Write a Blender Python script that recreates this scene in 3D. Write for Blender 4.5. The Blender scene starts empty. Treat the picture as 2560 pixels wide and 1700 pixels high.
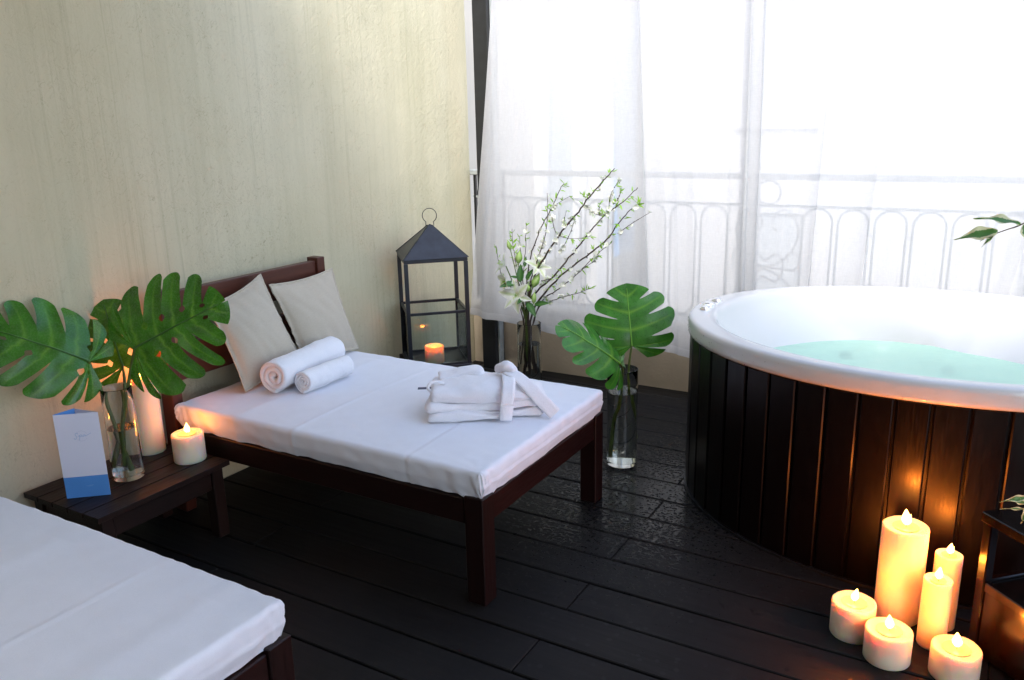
import bpy, bmesh, math, random
from mathutils import Vector as V, Matrix, noise
R = math.radians
PI = math.pi
sc = bpy.context.scene
COL = sc.collection
random.seed(7)

# ------------------------------------------------------------------ camera
cam = bpy.data.cameras.new('camera')
camo = bpy.data.objects.new('camera', cam)
COL.objects.link(camo)
right = V((0.8632128563309736, 0.5043587142273694, -0.022042051806410376))
down = V((0.11227534827592625, -0.23436158080032474, -0.9656442904166588))
fwd = V((-0.4921969228209795, 0.8310817870869796, -0.25893097987276686))
mw = Matrix((right, -down, -fwd)).transposed().to_4x4()
mw.translation = V((0, 0, 1.57))
camo.matrix_world = mw
cam.sensor_fit = 'HORIZONTAL'
cam.sensor_width = 36
cam.lens = 29.08
cam.clip_start = 0.05
cam.clip_end = 500
sc.camera = camo

# ------------------------------------------------------------------ sky, sun, exposure
SUN_AZ, SUN_EL = R(163), R(48)          # azimuth from +Y towards +X
w = bpy.data.worlds.new('World')
sc.world = w
w.use_nodes = True
nt = w.node_tree
nt.nodes.clear()
sky = nt.nodes.new('ShaderNodeTexSky')
sky.sky_type = 'NISHITA'
sky.sun_disc = False
sky.sun_elevation = SUN_EL
sky.sun_rotation = SUN_AZ
sky.altitude = 0
sky.air_density = 1.0
sky.dust_density = 2.6
sky.ozone_density = 1.0
bg = nt.nodes.new('ShaderNodeBackground')
bg.inputs['Strength'].default_value = 0.13
wo = nt.nodes.new('ShaderNodeOutputWorld')
nt.links.new(sky.outputs[0], bg.inputs['Color'])
nt.links.new(bg.outputs[0], wo.inputs['Surface'])
sun = bpy.data.lights.new('sun', 'SUN')
sun.energy = 0.75
sun.angle = R(18)
sun.color = (1.0, 0.98, 0.95)
suno = bpy.data.objects.new('sun', sun)
COL.objects.link(suno)
sd = V((math.sin(SUN_AZ) * math.cos(SUN_EL), math.cos(SUN_AZ) * math.cos(SUN_EL), math.sin(SUN_EL)))
suno.rotation_euler = sd.to_track_quat('Z', 'Y').to_euler()
sc.view_settings.view_transform = 'Standard'
sc.view_settings.look = 'None'
sc.view_settings.exposure = 2.32
sc.view_settings.gamma = 1.0
sc.view_settings.use_curve_mapping = False

ROOF_Y0, ROOF_Y1 = -1.6, 2.28  # extent of the added roof, set by how it shades the terrace

# ------------------------------------------------------------------ helpers
ROOT = {}          # object -> world origin of its thing

class MB:
    """collects vertices and faces, in world coordinates"""
    def __init__(s):
        s.v = []; s.f = []; s.a = []
    def add(s, vs, fs, at=None):
        o = len(s.v)
        s.v += [V(p) for p in vs]
        s.f += [tuple(i + o for i in f) for f in fs]
        s.a += (at if at else [0.0] * len(vs))
        return s
    def box(s, lo, hi, m=None, b=0.0):
        lo = V(lo); hi = V(hi)
        b = min(b, *[abs(hi[i] - lo[i]) * 0.45 for i in range(3)])
        if b <= 0:
            vs = [V((x, y, z)) for z in (lo.z, hi.z) for y in (lo.y, hi.y) for x in (lo.x, hi.x)]
            fs = [(0, 2, 3, 1), (4, 5, 7, 6), (0, 1, 5, 4), (2, 6, 7, 3), (0, 4, 6, 2), (1, 3, 7, 5)]
        else:
            vs = []; idx = {}
            for z in (0, 1):
                for y in (0, 1):
                    for x in (0, 1):
                        c = V((hi.x if x else lo.x, hi.y if y else lo.y, hi.z if z else lo.z))
                        d = V((-1 if x else 1, -1 if y else 1, -1 if z else 1)) * b
                        for k in range(3):
                            p = c.copy()
                            for q in range(3):
                                if q != k: p[q] += d[q]
                            idx[(x, y, z, k)] = len(vs); vs.append(p)
            fs = []
            I = lambda x, y, z, k: idx[(x, y, z, k)]
            for k in range(3):
                for sgn in (0, 1):
                    q = [(0, 0), (1, 0), (1, 1), (0, 1)]
                    ring = []
                    for a, c in q:
                        t = [0, 0, 0]; t[k] = sgn; t[(k + 1) % 3] = a; t[(k + 2) % 3] = c
                        ring.append(I(*t, k))
                    fs.append(tuple(ring if sgn else ring[::-1]))
            for k in range(3):
                i, j = (k + 1) % 3, (k + 2) % 3
                for a in (0, 1):
                    for c in (0, 1):
                        t0 = [0, 0, 0]; t0[i] = a; t0[j] = c
                        t1 = list(t0); t1[k] = 1
                        f = (I(*t0, i), I(*t1, i), I(*t1, j), I(*t0, j))
                        fs.append(f if (a == c) else f[::-1])
            for x in (0, 1):
                for y in (0, 1):
                    for z in (0, 1):
                        f = (I(x, y, z, 0), I(x, y, z, 1), I(x, y, z, 2))
                        fs.append(f if (x + y + z) % 2 else f[::-1])
        if m is not None: vs = [m @ p for p in vs]
        return s.add(vs, fs)
    def tube(s, pts, rad, n=8, closed=False, cap=True, flat=None):
        pts = [V(p) for p in pts]; N = len(pts)
        rr = rad if isinstance(rad, (list, tuple)) else [rad] * N
        vs = []; fs = []
        up = None
        for i, p in enumerate(pts):
            if closed: t = pts[(i + 1) % N] - pts[i - 1]
            else: t = pts[min(i + 1, N - 1)] - pts[max(i - 1, 0)]
            t.normalize()
            if up is None:
                up = t.orthogonal().normalized() if flat is None else (V(flat) - t * t.dot(V(flat))).normalized()
            elif flat is not None:
                up = (V(flat) - t * t.dot(V(flat))).normalized()
            else: up = (up - t * t.dot(up)).normalized()
            sd_ = t.cross(up)
            for k in range(n):
                a = 2 * PI * (k + (0.5 if n == 4 else 0)) / n
                vs.append(p + (up * math.cos(a) + sd_ * math.sin(a)) * rr[i])
        M_ = N if closed else N - 1
        for i in range(M_):
            j = (i + 1) % N
            for k in range(n):
                fs.append((i * n + k, i * n + (k + 1) % n, j * n + (k + 1) % n, j * n + k))
        if cap and not closed:
            fs.append(tuple(range(n))[::-1]); fs.append(tuple((N - 1) * n + k for k in range(n)))
        return s.add(vs, fs)
    def lathe(s, c, prof, n=48, sy=1.0, closed=False, cap=True):
        c = V(c); vs = []; fs = []; P = len(prof)
        for r_, z in prof:
            for k in range(n):
                a = 2 * PI * k / n
                vs.append(c + V((r_ * math.cos(a), r_ * sy * math.sin(a), z)))
        for i in range(P if closed else P - 1):
            j = (i + 1) % P
            for k in range(n):
                fs.append((i * n + k, i * n + (k + 1) % n, j * n + (k + 1) % n, j * n + k))
        if not closed and cap:
            if prof[0][0] > 0: fs.append(tuple(range(n))[::-1])
            if prof[-1][0] > 0: fs.append(tuple((P - 1) * n + k for k in range(n)))
        return s.add(vs, fs)
    def grid(s, fn, nu, nv, closeu=False, at=None):
        vs = []; aa = []
        for j in range(nv + 1):
            for i in range(nu if closeu else nu + 1):
                vs.append(V(fn(i / nu, j / nv)))
                if at: aa.append(at(i / nu, j / nv))
        W_ = nu if closeu else nu + 1
        fs = [(j * W_ + i, j * W_ + (i + 1) % W_, (j + 1) * W_ + (i + 1) % W_, (j + 1) * W_ + i) for j in range(nv) for i in range(nu)]
        return s.add(vs, fs, aa if at else None)

def thing(name, label, cat, loc=(0, 0, 0), group=None):
    o = bpy.data.objects.new(name, None)
    o.empty_display_size = 0.05
    COL.objects.link(o)
    o.location = loc
    ROOT[o] = V(loc)
    o['label'] = label; o['category'] = cat
    if group: o['group'] = group
    return o

def mesh_of(name, mb, smooth=False, merge=None, origin=V((0, 0, 0)), attr=None, angle=None):
    me = bpy.data.meshes.new(name)
    me.from_pydata([tuple(p - origin) for p in mb.v], [], mb.f)
    if attr:
        a = me.attributes.new(attr, 'FLOAT', 'POINT')
        a.data.foreach_set('value', mb.a)
    bm = bmesh.new(); bm.from_mesh(me)
    if merge: bmesh.ops.remove_doubles(bm, verts=bm.verts, dist=merge)
    bmesh.ops.recalc_face_normals(bm, faces=bm.faces)
    if smooth:
        for f in bm.faces: f.smooth = True
        lim = R(angle if angle else 40)
        for e in bm.edges:
            if len(e.link_faces) == 2 and e.calc_face_angle(0) > lim: e.smooth = False
    bm.to_mesh(me); bm.free()
    me.validate()
    return me

def obj(name, mb, mat, parent=None, smooth=False, merge=None, label=None, cat=None, group=None, kind=None, attr=None, angle=None, at=None):
    org = ROOT[parent] if parent else (V(at) if at else V((0, 0, 0)))
    me = mesh_of(name, mb, smooth, merge, org, attr, angle)
    me.materials.append(mat)
    o = bpy.data.objects.new(name, me)
    COL.objects.link(o)
    if parent: o.parent = parent
    else: o.location = org
    ROOT[o] = org
    if label: o['label'] = label
    if cat: o['category'] = cat
    if group: o['group'] = group
    if kind: o['kind'] = kind
    return o

def inst(name, me, parent, m, kind=None):
    """place shared mesh data as a part; m is a world matrix"""
    o = bpy.data.objects.new(name, me)
    COL.objects.link(o)
    o.parent = parent
    o.matrix_local = Matrix.Translation(-ROOT[parent]) @ m
    ROOT[o] = ROOT[parent]
    if kind: o['kind'] = kind
    return o

def frame(o, x, y, z):
    m = Matrix((V(x).normalized(), V(y).normalized(), V(z).normalized())).transposed().to_4x4()
    m.translation = V(o)
    return m
def nz(p, s=1.0, o=0.0): return noise.noise(V(p) * s + V((o, o * 1.7, o * 0.3)))
def smooth01(x): x = max(0, min(1, x)); return x * x * (3 - 2 * x)
def spline(pts, n=6):
    pts = [V(p) for p in pts]; out = []
    for i in range(len(pts) - 1):
        p0 = pts[max(i - 1, 0)]; p1 = pts[i]; p2 = pts[i + 1]; p3 = pts[min(i + 2, len(pts) - 1)]
        for k in range(n):
            t = k / n
            out.append(0.5 * ((2 * p1) + (p2 - p0) * t + (2 * p0 - 5 * p1 + 4 * p2 - p3) * t * t + (3 * p1 - p0 - 3 * p2 + p3) * t ** 3))
    out.append(pts[-1])
    return out

# ------------------------------------------------------------------ materials
def newmat(name):
    m = bpy.data.materials.new(name); m.use_nodes = True
    t = m.node_tree; t.nodes.clear()
    out = t.nodes.new('ShaderNodeOutputMaterial')
    return m, t, out
def N(t, typ, **k):
    n = t.nodes.new(typ)
    for a, b in k.items():
        if a.startswith('_'): n.inputs[a[1:].replace('_', ' ')].default_value = b
        else: setattr(n, a, b)
    return n
def coords(t, scale=(1, 1, 1), kind='Object', rot=(0, 0, 0)):
    c = N(t, 'ShaderNodeTexCoord'); m = N(t, 'ShaderNodeMapping')
    m.inputs['Scale'].default_value = scale; m.inputs['Rotation'].default_value = rot
    if kind == 'World':
        g = N(t, 'ShaderNodeNewGeometry'); t.links.new(g.outputs['Position'], m.inputs['Vector'])
    else: t.links.new(c.outputs[kind], m.inputs['Vector'])
    return m.outputs[0]
def noi(t, vec, scale, detail=4, rough=0.55):
    n = N(t, 'ShaderNodeTexNoise'); n.inputs['Scale'].default_value = scale; n.inputs['Detail'].default_value = detail; n.inputs['Roughness'].default_value = rough
    t.links.new(vec, n.inputs['Vector']); return n.outputs['Fac']
def ramp(t, fac, *stops):
    r = N(t, 'ShaderNodeValToRGB'); e = r.color_ramp.elements
    while len(e) < len(stops): e.new(0.5)
    for i, (p, c) in enumerate(stops):
        e[i].position = p
        e[i].color = (c, c, c, 1) if isinstance(c, (int, float)) else (*c, 1)
    t.links.new(fac, r.inputs[0]); return r.outputs[0]
def mixc(t, fac, a, b, mode='MIX'):
    n = N(t, 'ShaderNodeMix', data_type='RGBA', blend_type=mode)
    for s_, x in ((0, fac), (6, a), (7, b)):
        if isinstance(x, (int, float)): n.inputs[s_].default_value = x if s_ == 0 else (x, x, x, 1)
        elif isinstance(x, tuple): n.inputs[s_].default_value = (*x, 1)
        else: t.links.new(x, n.inputs[s_])
    return n.outputs[2]
def mth(t, op, a, b=0.5):
    n = N(t, 'ShaderNodeMath', operation=op)
    for i, x in enumerate((a, b)):
        if isinstance(x, (int, float)): n.inputs[i].default_value = x
        else: t.links.new(x, n.inputs[i])
    return n.outputs[0]
def bump(t, h, strength=0.3, dist=0.002, nrm=None):
    b = N(t, 'ShaderNodeBump'); b.inputs['Strength'].default_value = strength; b.inputs['Distance'].default_value = dist
    t.links.new(h, b.inputs['Height'])
    if nrm: t.links.new(nrm, b.inputs['Normal'])
    return b.outputs[0]
def princ(t, out, col, rough=0.5, nrm=None, **k):
    p = N(t, 'ShaderNodeBsdfPrincipled')
    for s_, x in (('Base Color', col), ('Roughness', rough)):
        if isinstance(x, tuple): p.inputs[s_].default_value = (*x, 1)
        elif isinstance(x, (int, float)): p.inputs[s_].default_value = x
        else: t.links.new(x, p.inputs[s_])
    for a, b in k.items():
        i = p.inputs[a.replace('_', ' ')]
        i.default_value = b
    if nrm: t.links.new(nrm, p.inputs['Normal'])
    if out: t.links.new(p.outputs[0], out.inputs['Surface'])
    return p

def m_plain(name, col, rough=0.5, var=0.15, vs=6, bs=None, bstr=0.2, bd=0.001, **k):
    m, t, out = newmat(name); c = coords(t)
    n = noi(t, c, vs, 5)
    cc = mixc(t, ramp(t, n, (0.3, 0.0), (0.7, 1.0)), tuple(x * (1 - var) for x in col), tuple(min(1, x * (1 + var)) for x in col))
    nr = bump(t, noi(t, c, bs, 3), bstr, bd) if bs else None
    princ(t, out, cc, rough, nr, **k)
    return m
def m_wood(name, c1, c2, rough=0.4, along=0, gs=14, bstr=0.25, spec=0.5):
    m, t, out = newmat(name)
    s_ = [gs, gs, gs]; s_[along] = gs * 0.06
    c = coords(t, tuple(s_))
    d = noi(t, c, 3.0, 6, 0.65)
    fine = noi(t, c, 14, 3, 0.6)
    f = mixc(t, 0.35, d, fine)
    cc = ramp(t, f, (0.32, c1), (0.68, c2))
    rr = ramp(t, fine, (0.3, rough * 0.8), (0.7, min(1, rough * 1.25)))
    princ(t, out, cc, rr, bump(t, f, bstr, 0.002), Specular_IOR_Level=spec)
    return m

def m_stucco():
    m, t, out = newmat('trowelled_plaster')
    c = coords(t, (1, 1, 1), 'World')
    big = noi(t, c, 1.3, 4)
    cs = coords(t, (9, 9, 0.35), 'World')
    streak = noi(t, cs, 1.6, 5, 0.6)
    col = mixc(t, ramp(t, big, (0.35, 0.0), (0.7, 1.0)), (0.565, 0.525, 0.355), (0.64, 0.595, 0.425))
    col = mixc(t, ramp(t, streak, (0.32, 0.2), (0.56, 0.0)), col, (0.36, 0.345, 0.215))
    cs2 = coords(t, (48, 48, 0.30), 'World')
    st2 = noi(t, cs2, 1.0, 4, 0.7)
    zone = ramp(t, noi(t, coords(t, (1, 1, 0.35), 'World'), 1.7, 3), (0.40, 0.0), (0.66, 1.0))
    col = mixc(t, mth(t, 'MULTIPLY', ramp(t, st2, (0.30, 0.42), (0.47, 0.0)), zone), col, (0.31, 0.30, 0.18))
    # trowel relief: warped lumps, pits and fine sand
    wv = noi(t, c, 9, 3)
    addv = N(t, 'ShaderNodeVectorMath', operation='ADD'); t.links.new(c, addv.inputs[0])
    cmb = N(t, 'ShaderNodeCombineXYZ'); t.links.new(mth(t, 'MULTIPLY', wv, 0.12), cmb.inputs[1]); t.links.new(mth(t, 'MULTIPLY', wv, 0.12), cmb.inputs[2])
    t.links.new(cmb.outputs[0], addv.inputs[1])
    lump = noi(t, addv.outputs[0], 42, 6, 0.66)
    pits = ramp(t, noi(t, addv.outputs[0], 105, 4, 0.72), (0.28, 0.0), (0.44, 1.0))
    patch = ramp(t, noi(t, c, 2.1, 3), (0.38, 0.25), (0.65, 1.0))
    sq = mth(t, 'ABSOLUTE', mth(t, 'SUBTRACT', noi(t, addv.outputs[0], 38, 2, 0.5), 0.5))
    sq = mth(t, 'MULTIPLY', ramp(t, sq, (0.0, 1.0), (0.022, 0.0)), ramp(t, noi(t, c, 27, 2), (0.52, 0.0), (0.60, 1.0)))
    sq = mth(t, 'MULTIPLY', sq, patch)
    col = mixc(t, mth(t, 'MULTIPLY', sq, 0.42), col, (0.24, 0.22, 0.12))
    col = mixc(t, mth(t, 'MULTIPLY', mth(t, 'MULTIPLY', mth(t, 'SUBTRACT', 1.0, pits), patch), 0.45), col, (0.30, 0.26, 0.16))
    h = mth(t, 'ADD', mth(t, 'MULTIPLY', lump, mth(t, 'ADD', mth(t, 'MULTIPLY', patch, 0.8), 0.3)), mth(t, 'SUBTRACT', mth(t, 'MULTIPLY', mth(t, 'MULTIPLY', pits, patch), 0.2), mth(t, 'MULTIPLY', sq, 0.3)))
    princ(t, out, col, 0.92, bump(t, h, 0.5, 0.010), Specular_IOR_Level=0.2)
    return m

def m_deck():
    m, t, out = newmat('wet_dark_decking')
    c = coords(t, (1, 1, 1), 'World')
    cg = coords(t, (0.8, 16, 16), 'World')
    g = noi(t, cg, 3, 6, 0.65)
    blot = noi(t, c, 2.3, 5)
    col = mixc(t, g, (0.0048, 0.0045, 0.0043), (0.0115, 0.0108, 0.0103))
    col = mixc(t, ramp(t, blot, (0.38, 0.0), (0.72, 0.55)), col, (0.0165, 0.0155, 0.0148))
    dust = noi(t, c, 190, 2, 0.5)
    col = mixc(t, ramp(t, dust, (0.66, 0.0), (0.8, 0.3)), col, (0.06, 0.06, 0.058))
    # wetness grows towards the tub
    sx = N(t, 'ShaderNodeSeparateXYZ'); t.links.new(c, sx.inputs[0])
    dx = mth(t, 'SUBTRACT', sx.outputs[0], -1.15); dy = mth(t, 'SUBTRACT', sx.outputs[1], 3.1)
    d2 = mth(t, 'SQRT', mth(t, 'ADD', mth(t, 'MULTIPLY', dx, dx), mth(t, 'MULTIPLY', mth(t, 'MULTIPLY', dy, dy), 0.55)))
    near = mth(t, 'SUBTRACT', 1.0, mth(t, 'DIVIDE', d2, 0.95))
    near = ramp(t, near, (0.0, 0.0), (0.9, 1.0))
    drops = noi(t, coords(t, (0.8, 1.15, 1), 'World'), 68, 5, 0.62)
    wet = mth(t, 'ADD', drops, mth(t, 'MULTIPLY', near, 0.30))
    wetm = ramp(t, wet, (0.72, 0.0), (0.76, 1.0))
    vor = N(t, 'ShaderNodeTexVoronoi', feature='F1'); vor.inputs['Scale'].default_value = 24; t.links.new(c, vor.inputs['Vector'])
    spots = ramp(t, mth(t, 'ADD', vor.outputs['Distance'], mth(t, 'MULTIPLY', mth(t, 'SUBTRACT', noi(t, c, 60, 2), 0.5), 0.25)), (0.17, 1.0), (0.22, 0.0))
    px = ramp(t, mth(t, 'ADD', mth(t, 'MULTIPLY', mth(t, 'ADD', sx.outputs[0], 1.9), 0.6), mth(t, 'MULTIPLY', blot, 0.4)), (0.3, 0.0), (0.75, 1.0))
    spots = mth(t, 'MULTIPLY', spots, px)
    anyw = mth(t, 'MAXIMUM', wetm, spots)
    col = mixc(t, mth(t, 'MULTIPLY', anyw, 0.75), col, (0.006, 0.006, 0.007))
    rgh = mixc(t, wetm, mixc(t, spots, ramp(t, g, (0.3, 0.48), (0.7, 0.66)), 0.36), 0.06)
    hh = mth(t, 'ADD', mth(t, 'MULTIPLY', g, 0.5), mth(t, 'MULTIPLY', wetm, 0.35))
    princ(t, out, col, rgh, bump(t, hh, 0.35, 0.003), Specular_IOR_Level=0.17)
    return m

def m_cloth(name, col, weave=900, bstr=0.15, rough=0.85, low=14, sheen=0.2):
    m, t, out = newmat(name); c = coords(t)
    a = noi(t, c, weave, 2); b = noi(t, c, low, 4)
    cc = mixc(t, ramp(t, b, (0.3, 0.0), (0.7, 1.0)), tuple(x * 0.96 for x in col), col)
    cc = mixc(t, ramp(t, a, (0.35, 0.16), (0.6, 0.0)), cc, tuple(x * 0.6 for x in col))
    h = mth(t, 'ADD', a, mth(t, 'MULTIPLY', b, 1.4))
    princ(t, out, cc, rough, bump(t, h, bstr, 0.002), Sheen_Weight=sheen, Specular_IOR_Level=0.2)
    return m
def m_linen():
    m, t, out = newmat('linen')
    a = noi(t, coords(t, (500, 500, 60)), 1, 2); b = noi(t, coords(t, (60, 60, 500)), 1, 2)
    c = noi(t, coords(t), 6, 3)
    col = mixc(t, mth(t, 'MULTIPLY', mth(t, 'ADD', a, b), 0.5), (0.41, 0.36, 0.275), (0.59, 0.53, 0.43))
    h = mth(t, 'ADD', mth(t, 'ADD', a, b), mth(t, 'MULTIPLY', c, 2.0))
    princ(t, out, col, 0.9, bump(t, h, 0.2, 0.002), Sheen_Weight=0.2, Specular_IOR_Level=0.15)
    return m
def m_terry(name, col):
    m, t, out = newmat(name); c = coords(t)
    v = N(t, 'ShaderNodeTexVoronoi'); v.inputs['Scale'].default_value = 330; t.links.new(c, v.inputs['Vector'])
    n = noi(t, c, 90, 4, 0.7)
    cc = mixc(t, ramp(t, v.outputs['Distance'], (0.35, 0.0), (0.8, 0.18)), col, tuple(x * 0.72 for x in col))
    princ(t, out, cc, 0.95, bump(t, mth(t, 'ADD', mth(t, 'MULTIPLY', v.outputs['Distance'], -0.6), n), 0.45, 0.004), Sheen_Weight=0.4, Specular_IOR_Level=0.1)
    return m
def m_glass(name, tint=(1, 1, 1), ior=1.47):
    m, t, out = newmat(name)
    princ(t, out, tint, 0.0, None, Transmission_Weight=1.0, IOR=ior)
    return m
def m_pane(name, tint=(0.95, 0.98, 0.97)):
    m, t, out = newmat(name)
    tr = N(t, 'ShaderNodeBsdfTransparent'); tr.inputs[0].default_value = (*tint, 1)
    gl = N(t, 'ShaderNodeBsdfGlossy'); gl.inputs['Roughness'].default_value = 0.02
    fr = N(t, 'ShaderNodeFresnel'); fr.inputs[0].default_value = 1.5
    mx = N(t, 'ShaderNodeMixShader')
    t.links.new(fr.outputs[0], mx.inputs[0]); t.links.new(tr.outputs[0], mx.inputs[1]); t.links.new(gl.outputs[0], mx.inputs[2])
    t.links.new(mx.outputs[0], out.inputs['Surface'])
    return m
def m_curtain():
    m, t, out = newmat('sheer_voile')
    wv = noi(t, coords(t, (260, 260, 40)), 1, 2); wh = noi(t, coords(t, (30, 30, 300)), 1, 2)
    weave = mth(t, 'MULTIPLY', mth(t, 'ADD', wv, wh), 0.5)
    at = N(t, 'ShaderNodeAttribute', attribute_name='hem')
    open_ = mth(t, 'ADD', ramp(t, weave, (0.35, 0.16), (0.65, 0.24)), mth(t, 'MULTIPLY', at.outputs['Fac'], -0.14))
    tr = N(t, 'ShaderNodeBsdfTransparent')
    tl = N(t, 'ShaderNodeBsdfTranslucent'); tl.inputs[0].default_value = (0.73, 0.735, 0.74, 1)
    df = N(t, 'ShaderNodeBsdfDiffuse'); df.inputs[0].default_value = (0.60, 0.605, 0.61, 1)
    m1 = N(t, 'ShaderNodeMixShader'); m1.inputs[0].default_value = 0.42
    t.links.new(tl.outputs[0], m1.inputs[1]); t.links.new(df.outputs[0], m1.inputs[2])
    m2 = N(t, 'ShaderNodeMixShader'); t.links.new(open_, m2.inputs[0])
    t.links.new(m1.outputs[0], m2.inputs[1]); t.links.new(tr.outputs[0], m2.inputs[2])
    t.links.new(m2.outputs[0], out.inputs['Surface'])
    return m
def m_leaf(name, dark, light, vein, rough=0.24, attr='vein', trans=0.18, tint=(0.9, 1.0, 0.35)):
    m, t, out = newmat(name); c = coords(t)
    n = noi(t, c, 18, 4); n2 = noi(t, c, 160, 3)
    col = mixc(t, ramp(t, n, (0.3, 0.0), (0.7, 1.0)), tuple(x * .8 for x in dark), tuple(x * 1.15 for x in light))
    col = mixc(t, ramp(t, noi(t, c, 55, 3, 0.7), (0.62, 0.0), (0.74, 0.35)), col, tuple(x * .45 for x in dark))
    at = N(t, 'ShaderNodeAttribute', attribute_name=attr)
    col = mixc(t, ramp(t, at.outputs['Fac'], (0.0, 0.0), (1.0, 0.9)), col, vein)
    p = princ(t, None, col, ramp(t, n2, (0.3, rough * 0.8), (0.7, rough * 1.4)), bump(t, mth(t, 'ADD', mth(t, 'MULTIPLY', at.outputs['Fac'], -0.6), mth(t, 'MULTIPLY', n2, 0.4)), 0.3, 0.002), Specular_IOR_Level=0.5)
    tl = N(t, 'ShaderNodeBsdfTranslucent'); t.links.new(mixc(t, 1.0, col, tint, 'MULTIPLY'), tl.inputs[0])
    mx = N(t, 'ShaderNodeMixShader'); mx.inputs[0].default_value = trans
    t.links.new(p.outputs[0], mx.inputs[1]); t.links.new(tl.outputs[0], mx.inputs[2]); t.links.new(mx.outputs[0], out.inputs['Surface'])
    return m
def m_emit(name, col, st):
    m, t, out = newmat(name)
    e = N(t, 'ShaderNodeEmission'); e.inputs[0].default_value = (*col, 1); e.inputs[1].default_value = st
    t.links.new(e.outputs[0], out.inputs['Surface'])
    return m
def m_wax(name, col, scale=1.0):
    m, t, out = newmat(name); c = coords(t)
    n = noi(t, c, 30, 4)
    cc = mixc(t, n, tuple(x * 0.95 for x in col), col)
    p = princ(t, out, cc, 0.42, bump(t, noi(t, c, 45, 3), 0.08, 0.002), Subsurface_Weight=1.0, Subsurface_Scale=scale, Specular_IOR_Level=0.4)
    p.inputs['Subsurface Radius'].default_value = (0.045, 0.024, 0.008)
    return m
def m_water_tub():
    m, t, out = newmat('milky_green_water'); c = coords(t)
    n = noi(t, c, 7, 3)
    p = princ(t, None, (0.62, 0.90, 0.74), 0.22, bump(t, n, 0.25, 0.02), Specular_IOR_Level=0.12)
    tr = N(t, 'ShaderNodeBsdfTransparent'); tr.inputs[0].default_value = (0.75, 0.97, 0.86, 1)
    mx = N(t, 'ShaderNodeMixShader'); mx.inputs[0].default_value = 0.42
    t.links.new(p.outputs[0], mx.inputs[1]); t.links.new(tr.outputs[0], mx.inputs[2]); t.links.new(mx.outputs[0], out.inputs['Surface'])
    return m

STUCCO = m_stucco()
DECK = m_deck()
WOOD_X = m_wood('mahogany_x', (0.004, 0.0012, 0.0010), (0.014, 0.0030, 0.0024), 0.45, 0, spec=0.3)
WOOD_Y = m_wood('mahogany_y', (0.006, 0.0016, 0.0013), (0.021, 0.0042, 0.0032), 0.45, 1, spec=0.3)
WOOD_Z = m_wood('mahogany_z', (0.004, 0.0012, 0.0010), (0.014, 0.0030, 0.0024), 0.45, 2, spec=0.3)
TABLE_Y = m_wood('walnut_y', (0.007, 0.003, 0.0022), (0.018, 0.0072, 0.005), 0.5, 1, spec=0.3)
TABLE_Z = m_wood('walnut_z', (0.007, 0.003, 0.0022), (0.018, 0.0072, 0.005), 0.5, 2, spec=0.3)
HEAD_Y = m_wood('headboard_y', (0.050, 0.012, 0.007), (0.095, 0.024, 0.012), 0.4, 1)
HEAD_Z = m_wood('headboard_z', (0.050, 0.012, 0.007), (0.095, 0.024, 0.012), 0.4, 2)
TUBWOOD = m_wood('tub_plank', (0.0013, 0.0005, 0.0004), (0.0034, 0.0010, 0.0006), 0.36, 2, 18, 0.12, 0.30)
SHEET = m_cloth('white_sheet', (0.80, 0.82, 0.88), 700, 0.10)
LINEN = m_linen()
TERRY = m_terry('white_terry', (0.86, 0.86, 0.89))
ROBE = m_terry('white_robe', (0.84, 0.84, 0.88))
BLACK = m_plain('black_iron', (0.010, 0.011, 0.013), 0.42, 0.3, 20, 120, 0.15, 0.001, Metallic=0.0)
LANT = m_plain('blackened_steel', (0.018, 0.022, 0.030), 0.36, 0.3, 15, 90, 0.2, 0.001, Metallic=0.35)
RAILM = m_plain('grey_iron', (0.30, 0.33, 0.33), 0.5, 0.2, 20, 100, 0.2, 0.001)
GLASS = m_glass('clear_glass', (0.97, 0.99, 0.98))
WATER = m_glass('vase_water', (0.93, 0.97, 0.95), 1.33)
PANE = m_pane('lantern_glass')
ACRYL = m_plain('white_acrylic', (0.60, 0.60, 0.585), 0.16, 0.01, 3, None, Specular_IOR_Level=0.5, Coat_Weight=0.3)
CHROME = m_plain('chrome', (0.88, 0.88, 0.9), 0.28, 0.02, 5, None, Metallic=1.0)
CURT = m_curtain()
LEAF_A = m_leaf('monstera_dark', (0.038, 0.150, 0.012), (0.060, 0.225, 0.018), (0.19, 0.42, 0.05))
LEAF_B = m_leaf('monstera_bright', (0.035, 0.165, 0.018), (0.055, 0.225, 0.024), (0.20, 0.42, 0.04), 0.3)
STALK = m_plain('green_stalk', (0.085, 0.13, 0.022), 0.4, 0.3, 30, 60, 0.2)
WAX = m_wax('ivory_wax', (0.84, 0.73, 0.57))
POOL = m_plain('melted_wax', (0.85, 0.62, 0.34), 0.06, 0.05, 20, None, Specular_IOR_Level=0.6)
FLAME = m_emit('candle_flame', (1.0, 0.42, 0.07), 5)
WICK = m_plain('burnt_wick', (0.01, 0.008, 0.007), 0.9)
BARK = m_plain('twig_bark', (0.048, 0.030, 0.022), 0.75, 0.4, 60, 150, 0.6)
PETAL = m_leaf('white_petal', (0.78, 0.79, 0.74), (0.85, 0.86, 0.83), (0.75, 0.80, 0.62), 0.6, 'vein', 0.35, (1.0, 1.0, 0.96))
LILY = m_leaf('lily_petal', (0.80, 0.82, 0.72), (0.86, 0.87, 0.82), (0.55, 0.66, 0.30), 0.55, 'vein', 0.35, (1.0, 1.0, 0.94))
YOUNG = m_leaf('young_leaf', (0.20, 0.44, 0.03), (0.28, 0.54, 0.05), (0.32, 0.52, 0.08), 0.45, 'vein', 0.3)
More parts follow.
